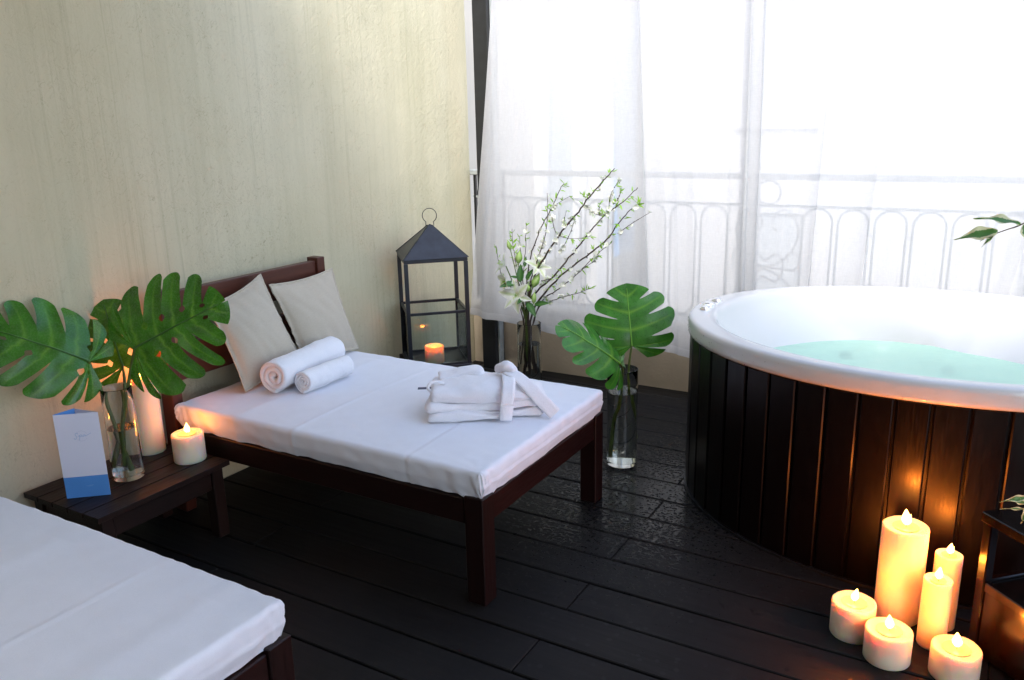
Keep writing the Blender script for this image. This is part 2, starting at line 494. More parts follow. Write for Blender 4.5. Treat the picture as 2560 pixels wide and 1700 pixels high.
BUD = m_leaf('lily_bud', (0.17, 0.33, 0.05), (0.26, 0.42, 0.09), (0.34, 0.46, 0.16), 0.45, 'vein', 0.1)
LILYLEAF = m_leaf('lily_leaf', (0.022, 0.085, 0.016), (0.035, 0.125, 0.022), (0.06, 0.16, 0.03), 0.35, 'vein', 0.15)

# ------------------------------------------------------------------ the setting
def ground_sheet():
    m = m_plain('pale_paving', (0.38, 0.37, 0.36), 0.85, 0.08, 0.6, 9, 0.3)
    b = MB().box((-150, -150, -3.3), (150, 150, -3.2))
    o = obj('ground', b, m, kind='structure', at=(0, 0, -3.2))
ground_sheet()

def deck():
    root = bpy.data.objects.new('deck', None); COL.objects.link(root)
    root['kind'] = 'structure'; root['label'] = 'dark stained wet timber decking of the terrace'; ROOT[root] = V((0, 0, 0))
    sub = m_plain('deck_underlay', (0.004, 0.004, 0.004), 0.9)
    obj('deck_joist', MB().box((-2.95, -1.6, -0.20), (2.4, 4.60, -0.045)), sub, root)
    rnd = random.Random(3)
    p = 0.1815
    k0 = -27; k = k0
    while True:
        y0 = 4.331 + (k - 1) * 0 - (0 - 0)
        y0 = 4.331 - (k + 27) * p
        if y0 < -1.6: break
        i = k + 27
        # board between gap lines y0 and y0 + p
        joints = [-1.09 + 0.004 * rnd.uniform(-1, 1), 1.35] if i % 2 == 0 else [-2.33 + rnd.uniform(-.03, .03), 0.12]
        xs = [-2.948] + [j for j in joints if -2.9 < j < 2.3] + [2.4]
        for a, b_ in zip(xs[:-1], xs[1:]):
            g = 0.0035 + rnd.uniform(0, 0.002)
            top = rnd.uniform(-0.0015, 0.0)
            obj('deck_board', MB().box((a + 0.0012, y0 + g, -0.03), (b_ - 0.0012, y0 + p - g, top), None, 0.003), DECK, root)
        k += 1
    obj('deck_board', MB().box((-2.948, 4.517 - 0.004, -0.03), (2.4, 4.60, -0.002)), DECK, root)
deck()

def wall():
    t = thing('plaster_wall', 'tall cream trowelled plaster wall behind the bed and side table', 'wall', (-2.95, 1.5, 0))
    def top(u, v):
        y = -2.2 + u * 6.70; z = -0.2 + v * 3.5
        return (-2.95 + 0.004 * nz((0, y, z), 1.4) + 0.0022 * nz((0, y, z), 6), y, z)
    b = MB()
    nu, nv = 150, 80
    b.grid(top, nu, nv)
    b.box((-3.20, -2.2, -0.2), (-2.958, 4.50, 3.3))
    obj('plaster_face', b, STUCCO, t, smooth=True)
    # corner return towards the railing
wall()

def parapet():
    t = thing('parapet_wall', 'low cream plaster parapet under the iron railing', 'wall', (-1, 4.55, 0))
    m = m_plain('parapet_plaster', (0.50, 0.42, 0.31), 0.9, 0.12, 3, 40, 0.5, 0.006)
    mc = m_plain('parapet_cap', (0.62, 0.58, 0.50), 0.8, 0.08, 3, 40, 0.3, 0.003)
    obj('plaster_face', MB().box((-2.945, 4.475, -0.15), (2.4, 4.66, 0.375), None, 0.006), m, t)
    obj('coping', MB().box((-2.945, 4.462, 0.376), (2.4, 4.68, 0.412), None, 0.006), mc, t)
parapet()

def neighbour():
    t = thing('neighbour_building', 'pale neighbouring building wing with tall window seen through the sheer curtain', 'building', (-3.6, 8, -3.2))
    m = m_plain('pale_render', (0.50, 0.47, 0.41), 0.9, 0.05, 1.0, 30, 0.2)
    mf = m_plain('white_window_frame', (0.80, 0.80, 0.78), 0.5, 0.03)
    mg = m_plain('window_glass', (0.45, 0.52, 0.52), 0.08, 0.1, 1)
    mb_ = m_plain('blue_strip', (0.25, 0.52, 0.86), 0.6, 0.05)
    X = -3.62
    obj('wall', MB().box((X - 3, 5.3, -3.2), (X, 9.9, 2.95)), m, t)
    obj('eaves', MB().box((X - 3, 5.2, 2.951), (X + 0.18, 10.0, 3.12)), mf, t)
    def win(y0, y1, z0, z1):
        f = MB()
        f.box((X + 0.002, y0, z0), (X + 0.09, y0 + 0.12, z1)); f.box((X + 0.002, y1 - 0.16, z0), (X + 0.09, y1, z1))
        f.box((X + 0.002, y0 + 0.121, z1 - 0.10), (X + 0.088, y1 - 0.161, z1)); f.box((X + 0.002, y0 + 0.121, z0), (X + 0.088, y1 - 0.161, z0 + 0.10))
        fo = obj('window', f, mf, t)
        obj('pane', MB().box((X + 0.003, y0 + 0.121, z0 + 0.101), (X + 0.02, y1 - 0.161, z1 - 0.101)), mg, fo)
    win(6.55, 7.45, 0.3, 2.65)
    obj('strip', MB().box((X + 0.03, 8.05, 0.1), (X + 0.08, 8.75, 2.66)), mb_, t, label='blue shutter beside the window')  # plain panel for a tall glass door, sky blue set in its colour
    obj('pilaster', MB().box((X + 0.002, 7.62, -3.2), (X + 0.14, 8.0, 2.95)), mf, t)
neighbour()

def opposite():
    t = thing('opposite_building', 'white building across the courtyard, a pale blur behind the sheer curtains', 'building', (6, 15, -3.2))
    m = m_plain('white_render', (0.44, 0.435, 0.425), 0.9, 0.03, 0.6, 20, 0.2)
    mf = m_plain('pale_frame', (0.40, 0.40, 0.39), 0.6, 0.03)
    mg = m_plain('pale_window', (0.33, 0.36, 0.37), 0.15, 0.08, 0.7)
    Y = 15.0
    obj('wall', MB().box((-9, Y, -3.2), (34, Y + 8, 9.5)), m, t)
    obj('cornice', MB().box((-9.2, Y - .35, 9.501), (34.2, Y + 8, 9.9)), mf, t)
    for x in (-4.2, 0.4, 5.0, 9.6, 14.2, 18.8):
        for z in (-2.2, 1.3, 4.9):
            f = MB()
            f.box((x, Y - .10, z), (x + .14, Y - .002, z + 2.2)); f.box((x + 1.26, Y - .10, z), (x + 1.4, Y - .002, z + 2.2))
            f.box((x + .1405, Y - .10, z), (x + 1.2595, Y - .002, z + .14)); f.box((x + .1405, Y - .10, z + 2.06), (x + 1.2595, Y - .002, z + 2.2))
            fo = obj('window', f, mf, t)
            obj('pane', MB().box((x + .1405, Y - .03, z + .1405), (x + 1.2595, Y - .004, z + 2.0595)), mg, fo)
opposite()

def post():
    t = thing('pergola_post', 'black square pergola post at the corner beside the sheer curtain', 'post', (-2.735, 4.385, 0))
    obj('shaft', MB().box((-2.788, 4.332, 0), (-2.685, 4.44, 2.80), None, 0.004), BLACK, t)
    obj('edge_strip', MB().box((-2.6845, 4.36, 0.0), (-2.672, 4.41, 2.80), None, 0.002), RAILM, t)
    obj('foot_plate', MB().box((-2.83, 4.30, 0.0), (-2.64, 4.46, 0.012), None, 0.003), BLACK, t)
post()

def roof():  # unseen roof, added for shade; its edge and paleness steer the light
    t = thing('added_terrace_roof', 'unseen white boarded roof added over the near half of the terrace to shape the light', 'roof', (-0.3, 1.5, 2.83))
    m = m_plain('roof_boards', (0.70, 0.68, 0.64), 0.8, 0.08, 3)
    obj('roof_panel', MB().box((-2.94, ROOF_Y0, 2.90), (2.6, ROOF_Y1, 2.98)), m, t)
    obj('front_beam', MB().box((-2.94, 4.33, 2.801), (2.6, 4.45, 2.899), None, .004), BLACK, t)
roof()

def added_house_front():  # unseen front, added to darken surfaces that face the camera
    t = thing('added_house_front', 'unseen rendered house front with dark glazed doors, added behind the photographer to block light', 'house front', (-0.3, -1.75, 0))
    m = m_plain('house_render', (0.50, 0.47, 0.40), 0.9, 0.1, 3, 30, 0.4)
    g = m_plain('door_glass', (0.02, 0.022, 0.024), 0.08, 0.1, 2)
    obj('wall', MB().box((-2.94, -2.0, -0.2), (2.6, -1.72, 2.895)), m, t)
    for x in (-1.9, -0.6, 0.7):
        f = MB()
        f.box((x, -1.7195, 0.02), (x + .06, -1.68, 2.3)); f.box((x + 1.14, -1.7195, 0.02), (x + 1.2, -1.68, 2.3)); f.box((x + .0605, -1.7195, 2.24), (x + 1.1395, -1.68, 2.3)); f.box((x + .0605, -1.7195, .02), (x + 1.1395, -1.68, .1))
        d = obj('door_frame', f, BLACK, t)
        obj('pane', MB().box((x + .0605, -1.7194, .1005), (x + 1.1395, -1.70, 2.2395)), g, d)
added_house_front()

def railing():
    t = thing('iron_railing', 'wrought iron railing with tall rounded loops on the low parapet', 'railing', (-1, 4.53, 0.412))
    Y = 4.53
    obj('handrail', MB().box((-2.98, Y - 0.03, 1.226), (2.4, Y + 0.03, 1.258), None, 0.005), RAILM, t)
    rz = lambda n, z, h=0.007: obj(n, MB().box((-2.944, Y - 0.008, z - h), (2.4, Y + 0.008, z + h)), RAILM, t)
    rz('upper_rail', 1.09); rz('lower_rail', 0.445)
    b = MB()
    w_, z0, z1 = 0.147 / 2, 0.455, 1.081
    pts = []
    for k in range(13):
        a = PI * k / 12; pts.append((w_ * math.cos(a), 0, z1 - w_ + w_ * math.sin(a)))
    for k in range(13):
        a = PI + PI * k / 12; pts.append((w_ * math.cos(a), 0, z0 + w_ + w_ * math.sin(a)))
    b.tube(pts, 0.0065, 6, closed=True)
    loop = mesh_of('loop', b, True); loop.materials.append(RAILM)
    c = MB().tube([(0.078, 0, 0), (0.100, 0, 0)], 0.006, 6)
    con = mesh_of('connector', c, True); con.materials.append(RAILM)
    xs = [-2.61 + 0.178 * k for k in range(8)] + [-0.817 + 0.1755 * k for k in range(18)]
    for x in xs:
        inst('loop', loop, t, Matrix.Translation((x, Y, 0)))
        for z in (0.95, 0.56): inst('connector', con, t, Matrix.Translation((x, Y, z)))
    def circ(x, z, r_): return [(x + r_ * math.cos(a * PI / 12), Y, z + r_ * math.sin(a * PI / 12)) for a in range(24)]
    obj('ring', MB().tube(circ(-1.074, 1.158, 0.062), 0.006, 6, True), RAILM, t, True)
    # scroll panel
    X0 = -1.074
    def scroll(pts): return spline([(X0 + x, Y, z) for x, z in pts], 6)
    s = MB()
    for sg in (-1, 1):
        s.tube(scroll([(sg * .05, .955), (sg * .025, .99), (sg * .04, 1.04), (sg * .085, 1.07), (sg * .14, 1.03), (sg * .165, .95), (sg * .14, .86), (sg * .08, .79), (0, .755)]), 0.006, 6)
        s.tube(scroll([(0, .755), (sg * .09, .752), (sg * .15, .75), (sg * .178, .78), (sg * .17, .83), (sg * .13, .845), (sg * .11, .82), (sg * .125, .795)]), 0.006, 6)
        s.tube(scroll([(0, .75), (sg * .08, .71), (sg * .14, .65), (sg * .165, .57), (sg * .14, .49), (sg * .085, .465), (sg * .04, .49), (sg * .025, .54)]), 0.006, 6)
        s.tube(scroll([(0, .79), (sg * -.05, .83), (sg * -.09, .80), (sg * -.09, .72), (sg * -.05, .68), (0, .71)]), 0.006, 6)
    obj('scroll', s, RAILM, t, True)
    b2 = MB()
    for x in (-2.93, -2.72): b2.box((x - .008, Y - .009, .452), (x + .008, Y + .009, 1.225))
    b2.box((-2.921, Y - .006, .984), (-2.729, Y + .006, .994)); b2.box((-2.921, Y - .006, .70), (-2.729, Y + .006, .708))
    obj('end_panel_bars', b2, BLACK, t)
    obj('ring', MB().tube(circ(-2.825, 1.11, 0.085), 0.007, 6, True), BLACK, t, True)
    obj('ring', MB().tube(circ(-2.825, .60, 0.085), 0.007, 6, True), BLACK, t, True)
    obj('rectangle_panel', MB().tube([(-2.90, Y, .73), (-2.75, Y, .73), (-2.75, Y, .96), (-2.90, Y, .96)], 0.009, 4, True), BLACK, t)
railing()

def curtain():
    rod = thing('curtain_rod', 'dark rod above the frame carrying the sheer curtains', 'rod', (-1, 4.27, 2.75))
    obj('rod', MB().tube([(-2.75, 4.27, 2.75), (2.4, 4.27, 2.75)], 0.014, 10), BLACK, rod, True)
    def panel(name, label, top, bot, zb, y0, folds, seed, nu=240, nv=40):
        # top/bot: (xleft, xright) at z=2.75 and at the hem; folds: list of (pos u, width, amp)
        def fn(u, v):
            zt = 2.75; zh = zb[0] + (zb[1] - zb[0]) * u
            z = zt + (zh - zt) * v
            x = (top[0] + (top[1] - top[0]) * u) * (1 - v) + (bot[0] + (bot[1] - bot[0]) * u) * v
            y = y0
            for c, wd, am in folds:
                d = (u - c) / wd
                y += 0.75 * am * math.exp(-d * d) * (0.55 + 0.45 * v)
                x += am * 0.9 * d * math.exp(-d * d) * (0.5 + 0.5 * v)
            q = u * (bot[1] - bot[0])
            y += 0.010 * nz((q * 7, v * 0.9, seed)) + 0.004 * nz((q * 22, v * 1.2, seed + 5))
            x += 0.05 * v * (1 - v) * nz((v * 1.3, q * 0.8, seed + 2))
            y -= 0.05 * v * v * smooth01((u - 0.15) * 2.5) * (1 if seed == 1 else 0.4)
            return (x, y, z)
        b = MB()
        b.grid(fn, nu, nv, at=lambda u, v: 0.0)
        # hem band: doubled cloth
        H = MB()
        def fh(u, v):
            p = V(fn(u, 1.0)); p.y -= 0.0025; p.z += 0.045 * (1 - v) - 0.001
            q = V(fn(u, 1.0 - 0.045 / 2.4 * (1 - v))); p.x = q.x; p.y = q.y - 0.0025
            return p
        t = thing(name, label, 'curtain', fn(0.5, 0), group='sheer curtains along the railing')
        obj('drape', b, CURT, t, smooth=True, attr='hem', angle=80)
        H.grid(fh, nu, 2, at=lambda u, v: 1.0)
        obj('hem', H, CURT, t, smooth=True, attr='hem', angle=80)
    panel('sheer_curtain', 'leftmost sheer white curtain beside the black post, with its hem above the floor',
          (-2.545, -1.76), (-2.826, -1.60), (0.372, 0.285), 4.262,
          [(0.02, .03, .03), (0.10, .05, -.03), (0.30, .10, .02), (0.62, .09, -.015), (.93, .05, .05), (.99, .03, -.04)], 1)
    panel('sheer_curtain', 'middle sheer white curtain between the vase of leaves and the tub',
          (-1.93, -1.10), (-1.78, -1.06), (0.31, 0.24), 4.285,
          [(0.03, .04, .05), (.22, .035, -.035), (.40, .03, .02), (.58, .05, -.02), (.86, .035, .05), (.93, .03, -.06), (.99, .03, .05)], 2)
    panel('sheer_curtain', 'right-hand sheer white curtain hanging behind the hot tub with slanting folds',
          (-1.20, 1.6), (-1.14, 0.9), (0.25, 0.22), 4.30,
          [(0.01, .015, .06), (0.04, .02, -.05), (.13, .02, .04), (.165, .018, -.05), (.24, .02, .035), (.275, .018, -.03), (.43, .03, .015), (.52, .015, .03), (.56, .015, -.03), (.65, .03, .02), (.8, .03, -.03)], 3, 360)
curtain()

# ------------------------------------------------------------------ candles
CAND_E = 0.10
def flame_mb(c, h=0.026, r_=0.0065, lean=(0, 0)):
    b = MB(); prof = [(0.0, 0.0), (0.5, 0.10), (0.9, 0.25), (1.0, 0.36), (0.85, 0.52), (0.55, 0.72), (0.25, 0.90), (0.0, 1.0)]
    n = 12; vs = []; fs = []
    for r2, z in prof:
        for k in range(n):
            a = 2 * PI * k / n
            vs.append(V(c) + V((r2 * r_ * math.cos(a) + lean[0] * z * z, r2 * r_ * math.sin(a) + lean[1] * z * z, z * h)))
    for i in range(len(prof) - 1):
        for k in range(n): fs.append((i * n + k, i * n + (k + 1) % n, (i + 1) * n + (k + 1) % n, (i + 1) * n + k))
    return b.add(vs, fs)
def candle(label, x, y, z0, r_, h, power, group, seed=0, flame=0.026, twin=False, sunk=0.0):
    t = thing('pillar_candle', label, 'candle', (x, y, z0), group)
    rn = random.Random(seed)
    pool = 0.006 + sunk
    prof = [(r_ * 0.97, 0), (r_, 0.003), (r_, h * 0.3), (r_ * 1.002, h * 0.6), (r_, h - 0.006), (r_ * 0.985, h - 0.002), (r_ * 0.94, h), (r_ * 0.86, h - 0.0015), (r_ * 0.76, h - pool * 0.7), (r_ * 0.5, h - pool), (0.002, h - pool)]
    b = MB().lathe((x, y, z0), prof, 48)
    for i, p in enumerate(b.v):
        q = p - V((x, y, z0))
        if q.z > h * 0.5: p.z += 0.0028 * nz((q.x * 18, q.y * 18, seed)) * min(1, (q.z - h * .5) / (h * .4))
    obj('wax_body', b, WAX, t, smooth=True, angle=60)
    zt = z0 + h - pool
    obj('melt_pool', MB().lathe((x, y, zt), [(.001, .0008), (r_ * .40, .0010), (r_ * .56, .0030)], 32, cap=False), POOL, t, smooth=True)
    obj('wick', MB().tube([(x, y, zt - 0.002), (x + .0008, y, zt + 0.005), (x + 0.003, y + .001, zt + 0.010)], 0.0011, 6), WICK, t, True)
    ln = (rn.uniform(-.006, .006), rn.uniform(-.006, .006)); flame *= rn.uniform(.85, 1.12)
    fb = flame_mb((x, y, zt + 0.006), flame, flame * 0.28, ln)
    if twin:
        fb.v += []; o = flame_mb((x + 0.006, y + 0.003, zt + 0.007), flame * 0.7, flame * 0.15, (0.004, 0.002))
        fb.add(o.v, o.f)
    obj('flame', fb, FLAME, t, smooth=True)
    L = bpy.data.lights.new('candle_light', 'POINT'); L.energy = power * CAND_E; L.color = (1.0, 0.22, 0.022); L.shadow_soft_size = 0.012
    lo = bpy.data.objects.new('candle_light', L); COL.objects.link(lo); lo.parent = t; lo.location = (0, 0, h - pool + 0.008 + flame * 0.95)
    return t
GF = 'pillar candles on the deck beside the tub'
GT = 'pillar candles on the side table'
candle('tallest thick pillar candle standing in the group beside the hot tub', -0.144, 2.625, 0, 0.068, 0.319, 8.0, GF, 1, 0.050, True)
candle('leftmost short thick candle on the deck beside the tub', -0.254, 2.462, 0, 0.0648, 0.110, 4.6, GF, 2, 0.048)
candle('middle short thick candle standing in front of the tallest candle', -0.144, 2.379, 0, 0.0654, 0.098, 4.6, GF, 3, 0.048)
candle('short thick candle nearest the plant stand, in front of the slim candles', 0.032, 2.388, 0, 0.0657, 0.090, 4.6, GF, 4, 0.052)
candle('front slim candle, the lower of the two slim candles', -0.036, 2.516, 0, 0.0403, 0.219, 4.2, GF, 5, 0.038)
candle('rear slim candle, the taller of the two slim candles', -0.017, 2.636, 0, 0.0391, 0.248, 4.2, GF, 6, 0.036, True)
candle('tall thick candle on the side table behind the monstera leaves', -2.838, 1.931, 0.31, 0.0533, 0.311, 3.6, GT, 7, 0.042)
candle('short thick candle on the side table next to the white mattress', -2.625, 1.945, 0.31, 0.060, 0.111, 1.6, GT, 8, 0.044, True)
candle('short candle burning inside the black lantern', -2.640, 3.605, 0.262, 0.054, 0.096, 0.9, None, 9, 0.012, False, 0.022)

# ------------------------------------------------------------------ beds
def day_bed(y0, y1, xh, xf, label):
    """frame between y0..y1, head at xh, foot at xf"""
    t = thing('day_bed', label, 'bed', ((xh + xf) / 2, (y0 + y1) / 2, 0), group='low wooden day beds')
    lg = 0.072
    for (xa, ya) in ((xf - lg, y0), (xf - lg, y1 - lg)):
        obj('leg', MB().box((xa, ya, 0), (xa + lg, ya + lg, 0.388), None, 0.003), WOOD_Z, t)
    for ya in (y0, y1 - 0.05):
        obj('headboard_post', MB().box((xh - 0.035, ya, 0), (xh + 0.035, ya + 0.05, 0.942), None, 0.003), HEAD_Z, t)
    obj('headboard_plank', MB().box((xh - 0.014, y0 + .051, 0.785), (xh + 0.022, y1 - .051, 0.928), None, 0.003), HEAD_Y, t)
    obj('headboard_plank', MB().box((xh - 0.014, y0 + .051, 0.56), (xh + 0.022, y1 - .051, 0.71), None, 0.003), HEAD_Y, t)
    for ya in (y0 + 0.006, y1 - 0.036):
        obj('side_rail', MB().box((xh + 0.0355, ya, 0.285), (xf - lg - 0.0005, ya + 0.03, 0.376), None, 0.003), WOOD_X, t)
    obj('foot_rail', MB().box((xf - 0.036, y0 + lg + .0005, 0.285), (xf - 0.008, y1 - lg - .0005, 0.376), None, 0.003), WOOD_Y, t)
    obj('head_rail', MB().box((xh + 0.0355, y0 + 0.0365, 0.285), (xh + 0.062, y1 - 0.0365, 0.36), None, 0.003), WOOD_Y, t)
    n = 9
    for k in range(n):
        x = xh + 0.12 + k * (xf - xh - 0.24) / (n - 1)
        obj('slat', MB().box((x - 0.035, y0 + 0.0365, 0.345), (x + 0.035, y1 - 0.0365, 0.363)), WOOD_Y, t)
    return t
day_bed(2.035, 2.975, -2.845, -1.33, 'dark wooden day bed with headboard holding the two linen pillows')
day_bed(0.235, 1.215, -2.845, -1.352, 'dark wooden day bed in the near corner, mostly hidden under its white mattress')

def rbox(b, lo, hi, rad, nx, ny, nz_, disp=None):
    lo = V(lo); hi = V(hi); c = (lo + hi) / 2; h = (hi - lo) / 2
    def axis(n, hh):
        e = [-hh + rad * (1 - math.cos(PI / 2 * k / 4)) * 1.0 for k in range(4)]
        e = [-hh + rad * k / 4 for k in range(4)]
        mid = [-hh + rad + (2 * hh - 2 * rad) * k / n for k in range(n + 1)]
        return e + mid + [-q for q in e[::-1]]
    A = [axis(nx, h.x), axis(ny, h.y), axis(nz_, h.z)]
    def mapp(p):
        q = V([max(-h[i] + rad, min(h[i] - rad, p[i])) for i in range(3)])
        d = p - q
        # cube to sphere on corners
        if d.length > 1e-9:
            m_ = max(abs(d.x), abs(d.y), abs(d.z)); n = d.normalized()
            d = n * rad * (m_ / rad)
            nn = n
        else: nn = V((0, 0, 1))
        r_ = c + q + d
        if disp: r_ = disp(r_, nn)
        return r_
    for ax in range(3):
        i, j = (ax + 1) % 3, (ax + 2) % 3
        for sg in (-1, 1):
            ai, aj = A[i], A[j]
            vs = []
            for v in aj:
                for u in ai:
                    p = V((0, 0, 0)); p[ax] = sg * h[ax]; p[i] = u; p[j] = v
                    vs.append(mapp(p))
            W_ = len(ai)
            fs = [(y * W_ + x, y * W_ + x + 1, (y + 1) * W_ + x + 1, (y + 1) * W_ + x) for y in range(len(aj) - 1) for x in range(W_ - 1)]
            b.add(vs, fs)
    return b

def ridge(d, wd): return math.exp(-(d / wd) ** 2)
def mattress(lo, hi, label, creases, corner, seed):
    lo = V(lo); hi = V(hi)
    def disp(p, n):
        ex = min(p.x - lo.x, hi.x - p.x); ey = min(p.y - lo.y, hi.y - p.y)
        side = 1 - max(0, n.z)                       # 1 on the sides
        top = max(0, n.z)
        o = 0.0022 * nz(p, 2.6, seed) + 0.0006 * nz(p, 9, seed + 3)
        # sheet pulled over edges: small gathers that fade inwards
        edge = math.exp(-min(ex, ey) / 0.05)
        wob = nz((p.x * 26, p.y * 26, p.z * 6), 1, seed + 9)
        o += 0.0020 * edge * wob
        o += side * (0.0028 * nz((p.x * 8 + p.z * 10, p.y * 8 - p.z * 10, p.z * 10), 1, seed + 4) + 0.0028 * nz((p.x * 15 + p.z * 26, p.y * 15, p.z * 5), 1, seed))
        for cx, wd, am in creases:
            o += am * ridge(p.x - cx - 0.01 * nz((p.y * 2, 0, seed)), wd) * (1 if p.y < hi.y - 0.1 else 0.4)
        if side > .5 and n.x > .5: o += 0.003 * ridge(p.z - 0.43 - .003 * nz((p.y * 5, 0, seed)), .0028) - 0.0025 * ridge(p.z - 0.437, .004)
        # gathered corner
        for (kx, ky, am) in corner:
            dx, dy = p.x - kx, p.y - ky
            d = math.hypot(dx, dy); a = math.atan2(dy, dx) + p.z * 5
            o += am * math.exp(-(d / 0.10) ** 2) * math.sin(a * 11 + 8 * nz(p, 9, seed)) * (0.35 + 0.65 * side)
            o += am * 1.2 * math.exp(-(d / 0.17) ** 2) * math.sin((dx - dy) * 70 + p.z * 30) * side
        q = p + n * o
        if side > 0.3:                                # tucked in at the bottom
            k = smooth01((lo.z + 0.05 - p.z) / 0.05)
            q -= V((n.x, n.y, 0)) * 0.012 * k
        # crown of the filling
        q.z += 0.010 * top * math.sin(PI * min(1, max(0, (p.x - lo.x) / (hi.x - lo.x)))) ** 0.5 * math.sin(PI * min(1, max(0, (p.y - lo.y) / (hi.y - lo.y)))) ** 0.5
        if p.z < lo.z + 0.06: q.z += 0.006 * nz((p.x * 5, p.y * 5, 0), 1, seed + 2) * (lo.z + 0.06 - p.z) / 0.06
        return q
    b = rbox(MB(), lo, hi, 0.017, 170, 110, 10, disp)
    t = thing('mattress', label, 'mattress', ((lo.x + hi.x) / 2, (lo.y + hi.y) / 2, lo.z), 'white covered mattresses')
    obj('fitted_sheet', b, SHEET, t, smooth=True, merge=0.0006, angle=70)
    return t, lo, hi
t1, lo, hi = mattress((-2.80, 2.032, 0.380), (-1.326, 2.982, 0.482), 'white sheeted mattress with towels and folded robe on it', [(-1.62, .006, .004), (-1.628, .02, -.003), (-2.15, .008, .003), (-2.45, .03, .004)], [(-1.345, 2.045, .0026), (-2.78, 2.05, .004)], 1.0)
t2, lo, hi = mattress((-2.80, 0.232, 0.380), (-1.355, 1.213, 0.486), 'empty white sheeted mattress in the near corner of the terrace', [(-1.75, .007, .0025), (-2.1, .05, .004), (-1.50, .04, .003)], [(-1.37, 1.20, .0018)], 5.0)
# ------------------------------------------------------------------ pillows
def pillow(label, TL, TR, BL, BR, thick, seed, n_hint):
    TL, TR, BL, BR = map(V, (TL, TR, BL, BR))
    nrm = (TR - BL).cross(TL - BR).normalized()
    if nrm.dot(V(n_hint)) < 0: nrm = -nrm
    cen = (TL + TR + BL + BR) / 4
    def pt(u, v, s):
        # edges pulled in between the corners
        a = 2 * u - 1; c = 2 * v - 1
        pin = 0.075
        u2 = 0.5 + 0.5 * a * (1 - pin * (1 - c * c)); v2 = 0.5 + 0.5 * c * (1 - pin * (1 - a * a))
        p = BL * (1 - u2) * (1 - v2) + BR * u2 * (1 - v2) + TL * (1 - u2) * v2 + TR * u2 * v2
        fl = 0.94
        aa = min(1, abs(a) / fl); cc = min(1, abs(c) / fl)
        h = thick * ((1 - aa ** 2.2) ** 0.55) * ((1 - cc ** 2.2) ** 0.55) * (1 - 0.18 * c)
        h *= 1 + 0.10 * nz(p, 6, seed)
        wr = 0.0035 * nz((u * 9 + v * 3, v * 5, seed), 1.0) * (1 if h > 0.004 else 0.4)
        edge = max(abs(a), abs(c))
        ruf = 0.006 * smooth01((edge - 0.9) * 10) * nz((u * 16, v * 16, seed + 3))
        return p + nrm * (s * (h + 0.0015) + wr + ruf)
    t = thing('pillow', label, 'pillow', cen, 'linen pillows on the day bed')
    b = MB()
    b.grid(lambda u, v: pt(u, v, 1), 56, 56); b.grid(lambda u, v: pt(u, v, -1), 56, 56)
    obj('cover', b, LINEN, t, smooth=True, merge=0.0004, angle=85)
    ring = []
    for k in range(160):
        q = k / 40.0; s_ = int(q); f = q - s_
        u, v = [(f, 0), (1, f), (1 - f, 1), (0, 1 - f)][s_]
        ring.append((pt(u, v, 1) + pt(u, v, -1)) / 2)
    obj('piping', MB().tube(ring, 0.0042, 6, True), LINEN, t, True)
pillow('linen pillow nearer the camera, partly behind the monstera leaf', (-2.745, 2.205, .858), (-2.775, 2.53, .932), (-2.628, 2.252, .497), (-2.655, 2.63, .505), 0.062, 1, (1, -.1, .4))
pillow('linen pillow farther along the headboard, beyond the rolled towels', (-2.775, 2.575, .876), (-2.790, 3.00, .880), (-2.665, 2.64, .497), (-2.645, 2.985, .495), 0.055, 2, (1, -.25, .4))

